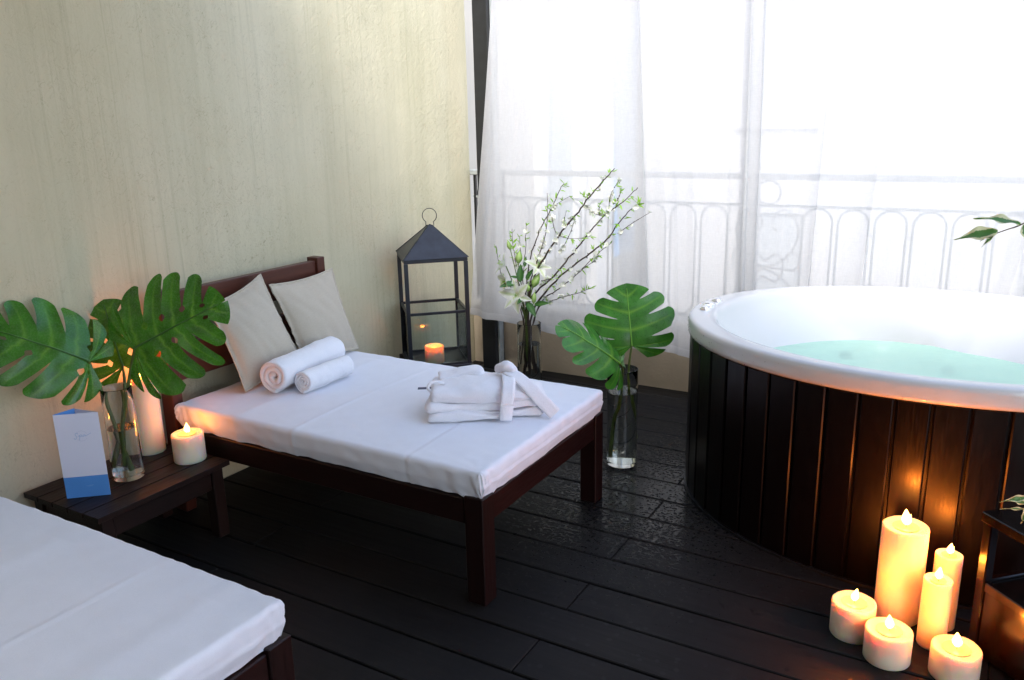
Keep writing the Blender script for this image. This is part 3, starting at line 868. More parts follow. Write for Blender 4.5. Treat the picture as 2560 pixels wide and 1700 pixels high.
# ------------------------------------------------------------------ towels and robe
def roll(label, a, b_, r_, turns, flat, seed, n_ax=26, tail=0.02):
    a = V(a); b_ = V(b_); ax = (b_ - a).normalized(); L = (b_ - a).length
    up = V((0, 0, 1)); up = (up - ax * up.dot(ax)).normalized(); sdv = ax.cross(up)
    gap = r_ / (turns + 0.35)
    th = gap * 0.80
    NS = int(turns * 30)
    rows = []
    for k in range(NS + 1):
        f = k / NS; ang = f * turns * 2 * PI - PI / 2 - turns * 2 * PI
        rc = gap * 0.45 + f * (r_ - gap * 0.9)
        rows.append((ang, rc, f))
    t = thing('rolled_towel', label, 'towel', (a + b_) / 2 - V((0, 0, r_)), 'rolled white towels on the bed')
    bb = MB()
    def P(ang, rad, s):
        x = rad * math.cos(ang); y = rad * math.sin(ang)
        y2 = y * flat; x2 = x * (1 + (1 - flat) * 0.5)
        # rests on the mattress
        yb = -r_ * flat
        if y2 < yb * 0.9: y2 = yb * 0.9 + (y2 - yb * 0.9) * 0.3
        p = a + ax * (s * L) + sdv * x2 + up * y2
        q = 0.005 * nz(p, 11, seed) + 0.0025 * nz(p, 40, seed)
        return p + (sdv * math.cos(ang) + up * math.sin(ang)) * q + ax * (0.006 * nz((ang * 0.7, rad * 20, seed)) * (1 if s < 0.5 else -1) * (abs(s - .5) * 2) ** 4)
    # closed cross-section of the sheet running along the roll: outer face, inner face, rounded ends
    M_ = n_ax
    prof = [(1, j / M_) for j in range(M_ + 1)]
    nv = len(rows)
    vs = []; fs = []
    sects = []
    e = th * 0.5 / L
    for (ang, rc, f) in rows:
        sec = []
        for j in range(M_ + 1): sec.append(P(ang, rc + th / 2, j / M_))
        sec.append(P(ang, rc + th * 0.3, 1 + e * 0.8)); sec.append(P(ang, rc - th * 0.3, 1 + e * 0.8))
        for j in range(M_, -1, -1): sec.append(P(ang, rc - th / 2, j / M_))
        sec.append(P(ang, rc - th * 0.3, -e * 0.8)); sec.append(P(ang, rc + th * 0.3, -e * 0.8))
        sects.append(sec)
    K = len(sects[0])
    for s_ in sects: vs += s_
    for i in range(nv - 1):
        for k in range(K): fs.append((i * K + k, i * K + (k + 1) % K, (i + 1) * K + (k + 1) % K, (i + 1) * K + k))
    fs.append(tuple(range(K))); fs.append(tuple((nv - 1) * K + k for k in range(K))[::-1])
    bb.add(vs, fs)
    obj('terry_cloth', bb, TERRY, t, smooth=True, angle=75)
roll('large rolled white towel leaning against the linen pillow', (-2.498, 2.300, .566), (-2.555, 2.715, .566), 0.080, 2.6, 0.96, 1)
roll('small rolled white towel lying in front of the large roll', (-2.392, 2.352, .541), (-2.398, 2.622, .541), 0.052, 3.4, 1.0, 2)

def robe():
    t = thing('folded_bathrobe', 'folded white terry bathrobe tied with its belt on the mattress', 'bathrobe', (-1.62, 2.52, .49))
    u = V((.84, .54, 0)).normalized(); v = V((-.54, .84, 0)).normalized(); up = V((0, 0, 1))
    o = V((-1.735, 2.31, .492))
    def W(x, y, z): return o + u * x + v * y + up * z
    def layer(name, x0, x1, y0, y1, z0, z1, rad, seed, dome=0.0, taper=0.0, droop=0.0):
        def disp(p, n):
            fx = (p.x - x0) / (x1 - x0); fy = (p.y - y0) / (y1 - y0)
            q = p + n * (0.011 * nz(p, 6.5, seed) + 0.003 * nz(p, 30, seed + 2) + 0.006 * nz((p.x * 8, p.y * 3, p.z * 60), 1, seed + 4))
            k = (p.z - z0) / (z1 - z0)
            q.z += k * dome * math.sin(PI * max(0, min(1, fx))) * math.sin(PI * max(0.0, min(1, fy * 0.9 + 0.05)))
            q.z -= k * droop * smooth01((fx - 0.55) / 0.45)
            q.z += 0.005 * math.sin(fx * 5 + seed) * (0.4 + k)
            q.y += taper * fx * (fy - 0.5) + 0.008 * nz((p.x * 5, p.z * 8, seed))
            q.x += 0.010 * nz((p.y * 9, p.z * 22, seed + 7))
            return q
        b = rbox(MB(), (x0, y0, z0), (x1, y1, z1), rad, 60, 34, 4, disp)
        b.v = [W(*p) for p in b.v]
        return obj(name, b, ROBE, t, smooth=True, merge=0.0004, angle=75)
    layer('fold', 0.015, 0.43, 0.0, 0.235, 0.0, 0.036, 0.017, 1, 0, -.06)
    layer('fold', 0.0, 0.42, 0.004, 0.24, 0.030, 0.064, 0.0165, 2, 0, -.05)
    layer('fold', 0.004, 0.44, 0.012, 0.245, 0.058, 0.108, 0.024, 3, 0.030, -.03, .045)
    layer('collar', 0.03, 0.20, 0.15, 0.25, 0.100, 0.130, 0.014, 4, 0.01)
    layer('sleeve_cuff', -0.004, 0.27, -0.010, 0.06, 0.004, 0.030, 0.012, 6)
    # belt over the robe
    def strap(pts, wd, th, seed, nm='belt'):
        c = spline([W(*p) for p in pts], 8)
        b = MB(); n = len(c)
        for sgn in (1,):
            vs = []; fs = []
            for i in range(n):
                tn = (c[min(i + 1, n - 1)] - c[max(i - 1, 0)]).normalized()
                side = (u * 0.94 + v * 0.1 + up * 0.0); side = (side - tn * side.dot(tn)).normalized(); nn = tn.cross(side).normalized()
                if nn.z < 0 and abs(nn.z) > .2: nn = -nn
                prof = [(-1, 0), (-.9, .8), (-.5, 1), (-.25, .8), (0, 1), (.25, .8), (.5, 1), (.9, .8), (1, 0), (.9, -.8), (0, -1), (-.9, -.8)]
                for a_, d_ in prof: vs.append(c[i] + side * a_ * wd / 2 + nn * d_ * th / 2 + up * 0.002 * nz(c[i], 25, seed))
            K = 12
            for i in range(n - 1):
                for k in range(K): fs.append((i * K + k, i * K + (k + 1) % K, (i + 1) * K + (k + 1) % K, (i + 1) * K + k))
            fs.append(tuple(range(K))); fs.append(tuple((n - 1) * K + k for k in range(K)))
            b.add(vs, fs)
        return obj(nm, b, ROBE, t, smooth=True, angle=75)
    strap([(.285, -.016, .005), (.288, -.020, .035), (.292, -.016, .070), (.298, .005, .108), (.302, .05, .130), (.300, .11, .142), (.295, .16, .140)], .050, .010, 1)
    strap([(.300, .12, .150), (.33, .09, .142), (.37, .055, .115), (.41, .03, .075), (.44, .02, .045), (.47, .012, .012)], .052, .010, 2, 'belt_tail')
    k = MB()
    pts = [W(.262, .17, .140), W(.275, .155, .156), W(.295, .135, .164), W(.318, .12, .154), W(.325, .11, .143)]
    pts = spline(pts, 6)
    k.tube(pts, [0.011 + 0.012 * math.sin(PI * i / (len(pts) - 1)) ** .7 for i in range(len(pts))], 14)
    for p in k.v: p += V((nz(p, 40), nz(p, 40, 3), nz(p, 40, 6))) * 0.006
    obj('belt_knot', k, ROBE, t, smooth=True, angle=80)
    lp = MB().tube(spline([W(.06, .10, .118), W(.015, .085, .128), W(.0, .075, .108), W(.02, .06, .092)], 6), 0.006, 8)
    obj('hanging_loop', lp, ROBE, t, True)
    tg = MB().box((-.0, 0, 0), (0.05, 0.022, 0.0015)); mm = frame(W(-.04, .09, .100), u, v, up); tg.v = [mm @ p for p in tg.v]
    obj('care_label', tg, m_plain('navy_label', (0.05, 0.06, 0.12), .7), t)
robe()

# ------------------------------------------------------------------ side table
def table():
    t = thing('side_table', 'low dark slatted wooden side table between the two day beds', 'table', (-2.69, 1.73, 0))
    x0, x1, y0, y1 = -2.915, -2.482, 1.455, 2.012
    n = 5; g = 0.007; wd = (x1 - x0 + g) / n
    for k in range(n):
        xa = x0 + k * wd
        obj('slat', MB().box((xa, y0, 0.290), (xa + wd - g, y1, 0.310), None, 0.0008), TABLE_Y, t)
    for xa, ya in ((x0 + .02, y0 + .02), (x1 - .07, y0 + .02), (x0 + .02, y1 - .07), (x1 - .07, y1 - .07)):
        obj('leg', MB().box((xa, ya, 0), (xa + .05, ya + .05, 0.2895), None, 0.003), TABLE_Z, t)
    for xa in (x0 + .03, x1 - .053):
        obj('apron', MB().box((xa, y0 + .0705, 0.205), (xa + .022, y1 - .0705, 0.2894), None, 0.002), TABLE_Y, t)
    for ya in (y0 + .03, y1 - .053):
        obj('apron', MB().box((x0 + .0705, ya, 0.205), (x1 - .0705, ya + .022, 0.2893), None, 0.002), TABLE_Y, t)
table()

def brochure():
    t = thing('folded_brochure', 'white and blue folded spa leaflet standing on the side table', 'brochure', (-2.69, 1.55, .3105))
    A = V((-2.724, 1.500, .3105)); B = V((-2.615, 1.595, .3105))
    d = (B - A).normalized(); nb = V((-d.y, d.x, 0))            # nb points away from the camera
    H = 0.311; L = (B - A).length
    C = A + d * L * 0.36 + nb * 0.060
    paper = m_plain('white_card', (0.80, 0.82, 0.95), 0.5, 0.02)
    bluep = m_plain('blue_card', (0.10, 0.32, 0.74), 0.45, 0.05)
    ink = m_plain('blue_ink', (0.28, 0.48, 0.76), 0.6); inkg = m_plain('grey_ink', (0.52, 0.53, 0.70), 0.6); inkw = m_plain('pale_ink', (0.35, 0.55, 0.82), 0.6)
    def sheet(p, q, z0, z1, n, th=0.0007):
        b = MB(); n = V(n).normalized()
        vs = [p + V((0, 0, z0)), q + V((0, 0, z0)), q + V((0, 0, z1)), p + V((0, 0, z1))]
        vs = vs + [x + n * th for x in vs]
        return b.add(vs, [(0, 1, 2, 3), (7, 6, 5, 4), (0, 4, 5, 1), (1, 5, 6, 2), (2, 6, 7, 3), (3, 7, 4, 0)])
    zb = H * 0.252
    front = obj('front_panel', sheet(A, B, zb, H, nb), paper, t)
    obj('blue_band', sheet(A, B, 0, zb - 0.0001, nb), bluep, t)
    obj('side_panel', sheet(A + nb * .0012, C, 0, H + 0.001, (-1, .3, 0)), bluep, t)
    obj('rear_panel', sheet(B + nb * .0012, C + d * .001 - nb * .0006, 0, H - 0.001, nb), paper, t)
    # lettering: hand drawn "Spa" crossing a thin ring
    def pen(pts, cx, cz, s, r_, name, mat):
        b = MB()
        for line in pts:
            c = spline([A + d * (L * cx + x * s) + V((0, 0, H * cz + z * s)) - nb * 0.0006 for x, z in line], 6)
            b.tube(c, r_, 4, flat=nb)
        obj(name, b, mat, front)
    ring = [[(math.cos(a * PI / 14), math.sin(a * PI / 14)) for a in range(2, 13)], [(math.cos(a * PI / 14), math.sin(a * PI / 14)) for a in range(17, 27)]]
    pen(ring, .56, .735, .0185, .00028, 'printed_ring', inkg)
    S = [[(-.62, .42), (-.75, .62), (-1.0, .55), (-1.08, .28), (-.95, .05), (-.86, -.2), (-1.0, -.5), (-1.25, -.55), (-1.35, -.3)],
         [(-.62, -.1), (-.5, .05), (-.38, .12), (-.34, -.1), (-.40, -.5), (-.46, -.85)], [(-.36, -.1), (-.2, .18), (0.0, .2), (.02, -.02), (-.15, -.15), (-.3, -.12)], [(.02, .0), (.15, -.1), (.25, .05)],
         [(.62, .15), (.42, .2), (.25, .02), (.35, -.12), (.55, 0), (.64, .16), (.64, -.05), (.8, -.05), (1.1, .15), (1.6, .4), (1.75, .42)]]
    pen(S, .56, .735, .0185, .0006, 'printed_spa_lettering', ink)
    tiny = [[(x, 0), (x + .10, .0)] for x in (-.9, -.75, -.6, -.45, -.3, -.15)]
    tiny2 = [[(x, z) for z in (0.0, .16)] for x in (.05, .16, .30, .41, .55, .66, .80)] + [[(.05, .16), (.16, .16)], [(.30, .0), (.41, 0)], [(.55, 0), (.66, 0)], [(.8, .08), (.92, .08)], [(.8, .16), (.93, .16)], [(.8, 0), (.93, 0)]]
    tiny3 = [[(x, -.22), (x + .12, -.22)] for x in (-.6, -.42, -.24, -.06, .12, .3, .48)]
    pen(tiny + tiny2 + tiny3, .56, .135, .0125, .00035, 'printed_small_text', inkw)
brochure()

# ------------------------------------------------------------------ vases
def vase(label, x, y, z0, r0, r1, h, wl, water=True, base=0.018):
    t = thing('glass_vase', label, 'vase', (x, y, z0), 'clear glass cylinder vases')
    th = 0.004
    prof = [(0.001, 0.0), (r0 * .96, 0.0), (r0, 0.004)]
    prof += [(r0 + (r1 - r0) * k / 6, 0.004 + (h - 0.005) * k / 6) for k in range(1, 7)]
    prof += [(r1 - th * .5, h)]
    prof += [(r0 - th + (r1 - r0) * k / 6, base + (h - 0.002 - base) * k / 6) for k in range(6, -1, -1)]
    prof += [(0.001, base - 0.002)]
    obj('glass_body', MB().lathe((x, y, z0), prof, 64), GLASS, t, smooth=True, angle=50)
    if water:
        ra = r0 - th - 0.0006; rb = r0 - th - 0.0006 + (r1 - r0) * (wl - base) / h
        obj('water', MB().lathe((x, y, z0), [(0.001, base + .0006), (ra, base + .0006), (rb, wl), (0.001, wl)], 64), WATER, t, smooth=True, angle=50)
    return t
vase('glass vase with two monstera leaves standing on the deck by the tub', -1.40, 3.345, 0, 0.070, 0.070, 0.462, 0.355)
vase('glass vase holding blossom branches and lilies by the curtain', -2.284, 4.053, 0, 0.070, 0.070, 0.425, 0.30)
vase('tapered glass vase with monstera leaves on the side table', -2.699, 1.728, .3102, 0.056, 0.053, 0.350, 0.196)

# ------------------------------------------------------------------ monstera leaves
def monstera(label, J, tip, nrm, L, Wd, stalk, mat, seed, n=6, droop=0.10, tipd=0.10, fold=0.10, slit=0.45, curl=0.0, gw=0.55, group=None, holes=True):
    J = V(J); y = V(tip).normalized(); z = V(nrm); z = (z - y * z.dot(y)).normalized(); x = y.cross(z)
    rn = random.Random(seed)
    t = thing('monstera_leaf', label, 'leaf', V(stalk[-1]), group)
    b = MB()
    def M_(tt): return V((0, L * 0.97 * max(0, (tt - 0.34) / 0.66) ** 0.92, 0))
    ph0 = R(14)
    def E(tt, side):
        ph = ph0 + (PI - ph0) * tt ** 0.93
        ex = math.sin(ph); ey = -math.cos(ph)
        px = Wd / 2 * ex ** (0.9 if ey > 0 else 0.72); py = 0.36 * L + (0.64 * L * ey if ey > 0 else -0.60 * L * abs(ey) ** 0.72)
        if tt > .8: py += 0.05 * L * ((tt - .8) / .2) ** 2
        return V((side * px, py, 0))
    NA, NR = 12, 34
    for side in (-1, 1):
        tb = [k / n for k in range(n + 1)]
        tb = [0] + [v + rn.uniform(-.018, .018) for v in tb[1:-1]] + [1]
        rs = [1.2] + [slit + rn.uniform(-.10, .12) for _ in range(n - 1)] + [1.2]
        gp = [0] + [gw / n * rn.uniform(.75, 1.2) for _ in range(n - 1)] + [0]
        hl = [0] + [(rn.random() < .65) and holes for _ in range(n - 1)] + [0]
        hr = [rn.uniform(.14, .22) for _ in range(n + 1)]
        tilt = [rn.uniform(-.06, .06) for _ in range(n)]
        leng = [1 + rn.uniform(-.05, .05) for _ in range(n)]
        def gap(i, r_):
            g = 0
            if r_ > rs[i]: g += gp[i] * min(1, ((r_ - rs[i]) / (1.02 - rs[i]))) ** 0.55 * (0.75 + .35 * r_)
            if hl[i]:
                q = (r_ - hr[i]) / 0.15
                if 0 < q < 1: g += 0.30 / n * math.sin(PI * q)
            return g
        for i in range(n):
            vs = []; aa = []
            for jr in range(NR + 1):
                for ja in range(NA + 1):
                    a = ja / NA; rr0 = jr / NR
                    endr = 1 - 0.10 * abs(2 * a - 1) ** 2.5 if 0 < i < n - 1 else 1 - 0.05 * abs(2 * a - 1) ** 2.5
                    # lobe ends hook towards the leaf tip
                    endr *= leng[i] * (1 + 0.05 * (a - .5) * (1 if i < n - 1 else 0))
                    r_ = rr0 * (1 + (endr - 1) * rr0)
                    tl = tb[i] + gap(i, rr0) / 2; tr = tb[i + 1] - gap(i + 1, rr0) / 2
                    tt = tl + (tr - tl) * a
                    m = M_(tt); e = E(min(1, max(0, tt)), side)
                    cpt = (m + e) / 2 + V((0, -0.06 * L * math.sin(PI * tt), 0))
                    p = m * (1 - r_) ** 2 + cpt * 2 * r_ * (1 - r_) + e * r_ * r_
                    xn = p.x / (Wd / 2); yn = p.y / L
                    zz = fold * Wd * abs(xn) * 0.5 - droop * Wd * xn * xn - tipd * L * max(0, yn) ** 2 - curl * L * max(0, -yn + .25) ** 2
                    zz += tilt[i] * L * rr0 ** 2 * 0.6
                    zz += 0.018 * L * math.cos((a - .5) * PI) * (rr0 ** .7) * -1.0 + 0.012 * L * nz((p.x * 14, p.y * 14, seed))
                    p.z = zz
                    vein = max(0, 1 - abs(a - .5) * 11 * (0.55 + rr0)) * (1 - rr0) ** .5 * 0.75
                    vs.append(J + x * p.x + y * p.y + z * p.z); aa.append(vein)
            W_ = NA + 1
            fs = [(jr * W_ + ja, jr * W_ + ja + 1, (jr + 1) * W_ + ja + 1, (jr + 1) * W_ + ja) for jr in range(NR) for ja in range(NA)]
            b.add(vs, fs, aa)
    obj('blade', b, mat, t, smooth=True, merge=0.0003, attr='vein', angle=80)
    pts = []; rad = []
    for k in range(15):
        f = k / 14; yy = f * L * 0.96; yn = yy / L
        zz = -tipd * L * yn ** 2 + 0.012 * L * nz((0, yy * 14, seed)) + 0.001
        pts.append(J + y * yy + z * (zz + 0.0008)); rad.append(0.0036 * (1 - 0.8 * f) + 0.0006)
    obj('midrib', MB().tube(pts, rad, 8), RIB_B if mat is LEAF_B else RIB_A, t, True)
    st = spline([J + z * 0.001 + y * 0.004] + [V(p) for p in stalk], 8)
    obj('stalk', MB().tube(st, [0.0048 + 0.0035 * i / len(st) for i in range(len(st))], 10), STALK, t, True)
    return t
RIB_A = m_plain('dark_leaf_midrib', (0.055, 0.15, 0.028), 0.35, .15, 20)
RIB_B = m_plain('bright_leaf_midrib', (0.15, 0.36, 0.04), 0.35, .15, 20)
BRANCHES = [
    ([(-2.284, 4.053, 0.122), (-2.287, 4.051, 0.318), (-2.291, 4.049, 0.482), (-2.258, 4.05, 0.664), (-2.177, 4.05, 0.81), (-2.079, 4.05, 0.944), (-1.967, 4.05, 1.074), (-1.868, 4.05, 1.19), (-1.798, 4.05, 1.263), (-1.755, 4.05, 1.307)], 0.0052, [[(-2.126, 4.05, 1.043), (-2.108, 4.05, 0.968), (-2.07, 4.05, 0.936), (-1.986, 4.05, 0.928), (-1.894, 4.05, 0.945)], [(-2.042, 4.05, 0.988), (-2.051, 4.05, 1.021), (-2.036, 4.05, 1.079)], [(-1.895, 4.05, 1.177), (-1.922, 4.05, 1.152), (-1.944, 4.05, 1.176)], [(-2.08, 4.05, 0.851), (-2.042, 4.05, 0.904), (-2.004, 4.05, 0.981), (-1.986, 4.05, 1.04)]]),
    ([(-2.261, 4.066, 0.121), (-2.278, 4.057, 0.317), (-2.284, 4.053, 0.528), (-2.226, 4.064, 0.62), (-2.134, 4.078, 0.704), (-2.026, 4.092, 0.831), (-1.951, 4.092, 0.92), (-1.878, 4.092, 1.007), (-1.806, 4.092, 1.075), (-1.719, 4.092, 1.134), (-1.643, 4.092, 1.207)], 0.0042, [[(-1.806, 4.092, 1.075), (-1.798, 4.092, 1.156), (-1.773, 4.092, 1.205), (-1.743, 4.092, 1.253)], [(-1.942, 4.092, 1.103), (-1.905, 4.092, 1.071), (-1.851, 4.092, 1.055), (-1.824, 4.092, 1.066)], [(-1.78, 4.092, 1.116), (-1.754, 4.092, 1.141), (-1.733, 4.092, 1.19)], [(-1.86, 4.092, 1.053), (-1.862, 4.092, 1.089), (-1.856, 4.092, 1.122)]]),
    ([(-2.304, 4.042, 0.122), (-2.285, 4.052, 0.345), (-2.26, 4.067, 0.5), (-2.153, 4.038, 0.631), (-2.031, 4.027, 0.747), (-1.878, 4.015, 0.86), (-1.78, 4.015, 0.939), (-1.72, 4.015, 1.022), (-1.652, 4.015, 1.096), (-1.594, 4.015, 1.137)], 0.0044, [[(-1.719, 4.015, 0.974), (-1.634, 4.015, 1.034), (-1.544, 4.015, 1.089)], [(-2.179, 4.015, 0.686), (-2.111, 4.015, 0.708), (-2.044, 4.015, 0.773)]]),
    ([(-2.268, 4.062, 0.14), (-2.277, 4.057, 0.345), (-2.221, 4.089, 0.544), (-2.072, 4.031, 0.648), (-1.95, 4.013, 0.746), (-1.85, 3.994, 0.84), (-1.744, 3.994, 0.928)], 0.003, [[(-1.941, 3.994, 0.75), (-1.895, 3.994, 0.787), (-1.845, 3.994, 0.824), (-1.814, 3.994, 0.867)]]),
    ([(-2.257, 4.068, 0.131), (-2.273, 4.059, 0.345), (-2.237, 4.08, 0.504), (-2.148, 4.027, 0.563), (-2.02, 4.003, 0.614), (-1.934, 3.98, 0.643), (-1.852, 3.98, 0.68)], 0.0026, []),
    ([(-2.303, 4.042, 0.16), (-2.296, 4.046, 0.391), (-2.297, 4.046, 0.573), (-2.298, 4.069, 0.694), (-2.275, 4.087, 0.833), (-2.224, 4.106, 0.973), (-2.164, 4.106, 1.069), (-2.106, 4.106, 1.18), (-2.078, 4.106, 1.222)], 0.0034, [[(-2.164, 4.106, 1.069), (-2.126, 4.106, 1.104), (-2.041, 4.106, 1.152)]]),
    ([(-2.296, 4.046, 0.16), (-2.291, 4.049, 0.391), (-2.281, 4.055, 0.617), (-2.221, 4.059, 0.806), (-2.185, 4.069, 0.911), (-2.169, 4.078, 1.03), (-2.168, 4.078, 1.164)], 0.003, []),
    ([(-2.319, 4.033, 0.179), (-2.299, 4.044, 0.428), (-2.312, 4.037, 0.591), (-2.306, 4.041, 0.733), (-2.283, 4.031, 0.876), (-2.275, 4.022, 1.006)], 0.0026, [[(-2.309, 4.022, 0.806), (-2.315, 4.022, 0.875), (-2.316, 4.022, 0.931)]]),
    ([(-2.326, 4.029, 0.207), (-2.307, 4.04, 0.437), (-2.33, 4.027, 0.663), (-2.368, 4.055, 0.797), (-2.384, 4.059, 0.866), (-2.39, 4.064, 0.962)], 0.0024, []),
    ([(-2.33, 4.027, 0.216), (-2.311, 4.038, 0.428), (-2.358, 4.011, 0.61), (-2.442, 4.036, 0.679), (-2.457, 4.022, 0.761), (-2.466, 4.008, 0.869)], 0.0024, []),
]
LF0 = (-2.385, 3.971, 0.765)
LF1 = (-2.31, 3.964, 0.601)
LF2 = (-2.227, 4.061, 0.753)
LF3 = (-2.364, 3.957, 0.681)
BUDS = [((-2.364, 3.998, 0.85), (-2.386, 4.003, 0.909)), ((-2.318, 4.002, 0.774), (-2.318, 4.026, 0.853)), ((-2.232, 4.012, 0.643), (-2.208, 4.051, 0.723)), ((-2.254, 3.992, 0.621), (-2.256, 4.004, 0.666)), ((-2.218, 3.992, 0.555), (-2.22, 4.012, 0.622))]
LLEAF = [((-2.302, 3.991, 0.672), (-2.301, 3.997, 0.767)), ((-2.319, 3.981, 0.672), (-2.366, 3.891, 0.665)), ((-2.254, 3.986, 0.562), (-2.172, 3.922, 0.512)), ((-2.218, 4.002, 0.548), (-2.129, 3.99, 0.571)), ((-2.276, 4.012, 0.688), (-2.239, 4.027, 0.745)), ((-2.279, 3.979, 0.588), (-2.275, 3.915, 0.57)), ((-2.291, 4.024, 0.755), (-2.29, 4.042, 0.811)), ((-2.318, 3.99, 0.697), (-2.334, 3.949, 0.712))]
GM = 'monstera leaves in vases'
monstera('large dark monstera leaf with pale midrib, foremost in the side table vase', (-2.644, 1.786, 0.797), (0.305, 0.164, 0.179), (.55, -.74, .38), .365, .44, [(-2.668, 1.773, .705), (-2.683, 1.748, .594), (-2.718, 1.695, .359)], LEAF_A, 11, 7, .10, .10, .10, .40, 0.2, .26, GM)
monstera('dark monstera leaf reaching left out of the side table vase', (-2.75, 1.677, 0.765), (-0.115, -0.238, 0.174), (.80, -.28, .52), .35, .36, [(-2.762, 1.699, .69), (-2.714, 1.70, .579), (-2.692, 1.735, .34)], LEAF_A, 23, 6, .14, .16, .08, .38, 0.2, .28, GM)
monstera('smaller monstera leaf half hidden behind the two others on the side table', (-2.790, 1.830, 0.700), (-0.12, 0.02, 0.25), (.5, -.75, .25), .26, .30, [(-2.74, 1.79, .62), (-2.695, 1.73, .514), (-2.702, 1.72, .361)], LEAF_A, 31, 5, .12, .12, .08, .42, 0.2, .25, GM)
monstera('upright bright green monstera leaf at the back of the vase by the tub', (-1.368, 3.372, 0.565), (-0.060, 0.07, 0.265), (.40, -.86, .22),   .275, .40, [(-1.376, 3.358, .461), (-1.369, 3.358, .316), (-1.347, 3.367, .2), (-1.341, 3.37, .126)], LEAF_B, 47, 5, .12, .05, .12, .40, 0.5, .20, GM, False)
monstera('bright green monstera leaf leaning left out of the vase by the tub', (-1.390, 3.29, 0.500), (-0.205, -0.166, 0.223), (.35, -.35, .86), .325, .30, [(-1.398, 3.340, .445), (-1.409, 3.341, .294), (-1.425, 3.335, .219), (-1.437, 3.330, .035)], LEAF_B, 59, 6, .16, .12, .10, .45, 0.5, .18, GM, False)

# ------------------------------------------------------------------ blossom branches and lilies
def lance(b, p0, d, nrm, L, wd, bend=0.2, n=8, cup=0.2, mid=0.45):
    """lance-shaped blade"""
    d = V(d).normalized(); z = V(nrm); z = (z - d * z.dot(d)).normalized(); x = d.cross(z)
    vs = []; aa = []; fs = []
    for i in range(n + 1):
        f = i / n
        w_ = wd * (math.sin(PI * f ** (0.75 if mid < .5 else 1.3)) ** 0.8 if 0 < f < 1 else 0.02) / 2
        c = V(p0) + d * (L * f) - z * (bend * L * f * f)
        for a in (-1, -.5, 0, .5, 1):
            vs.append(c + x * (w_ * a) + z * (cup * w_ * a * a)); aa.append(1.0 if a == 0 else 0.0)
    for i in range(n):
        for k in range(4): fs.append((i * 5 + k, i * 5 + k + 1, (i + 1) * 5 + k + 1, (i + 1) * 5 + k))
    b.add(vs, fs, aa)
    return b
def blossom_mesh(seed):
    rn = random.Random(seed); b = MB()
    for k in range(5):
        a = 2 * PI * k / 5 + rn.uniform(-.2, .2); up = rn.uniform(.25, .9)
        d = V((math.cos(a), math.sin(a), up))
        lance(b, V((0, 0, 0)), d, (-math.cos(a) * up, -math.sin(a) * up, 1), .019, .019, -.15, 4, .3, .6)
    me = mesh_of('blossom', b, True, attr='vein', angle=80); me.materials.append(PETAL); return me
def sprig_mesh(seed):
    rn = random.Random(seed); b = MB()
    for k in range(rn.choice((2, 3, 3))):
        a = rn.uniform(0, 2 * PI)
        d = V((math.cos(a) * .55, math.sin(a) * .55, 1))
        lance(b, V((0, 0, 0)), d, (-math.cos(a), -math.sin(a), .6), rn.uniform(.020, .040), rn.uniform(.006, .010), rn.uniform(-.1, .3), 4, .3)
    me = mesh_of('leaf_sprig', b, True, attr='vein', angle=80); me.materials.append(YOUNG); return me
BL = [blossom_mesh(k) for k in range(4)]; SP = [sprig_mesh(k) for k in range(5)]
def node_mesh():
    b = MB().lathe((0, 0, 0), [(0.001, -.003), (.003, 0), (.0022, .004), (.0005, .008)], 6)
    me = mesh_of('bud_node', b, True); me.materials.append(BARK); return me
branch_labels = ['longest blossom branch, thick and straight, rising to the right from the vase', 'forked blossom branch just right of the longest one', 'blossom branch spreading low right with a side fork', 'thin blossom branch sloping right below the forked ones', 'lowest thin blossom branch reaching right over the vase', 'upright blossom branch left of the longest one with a side twig', 'short upright blossom branch between the lilies and the longest branch', 'short straight twig standing behind the lily buds', 'thin twig with blossom at its tip above the lilies', 'leftmost bare twig beside the lily flowers']
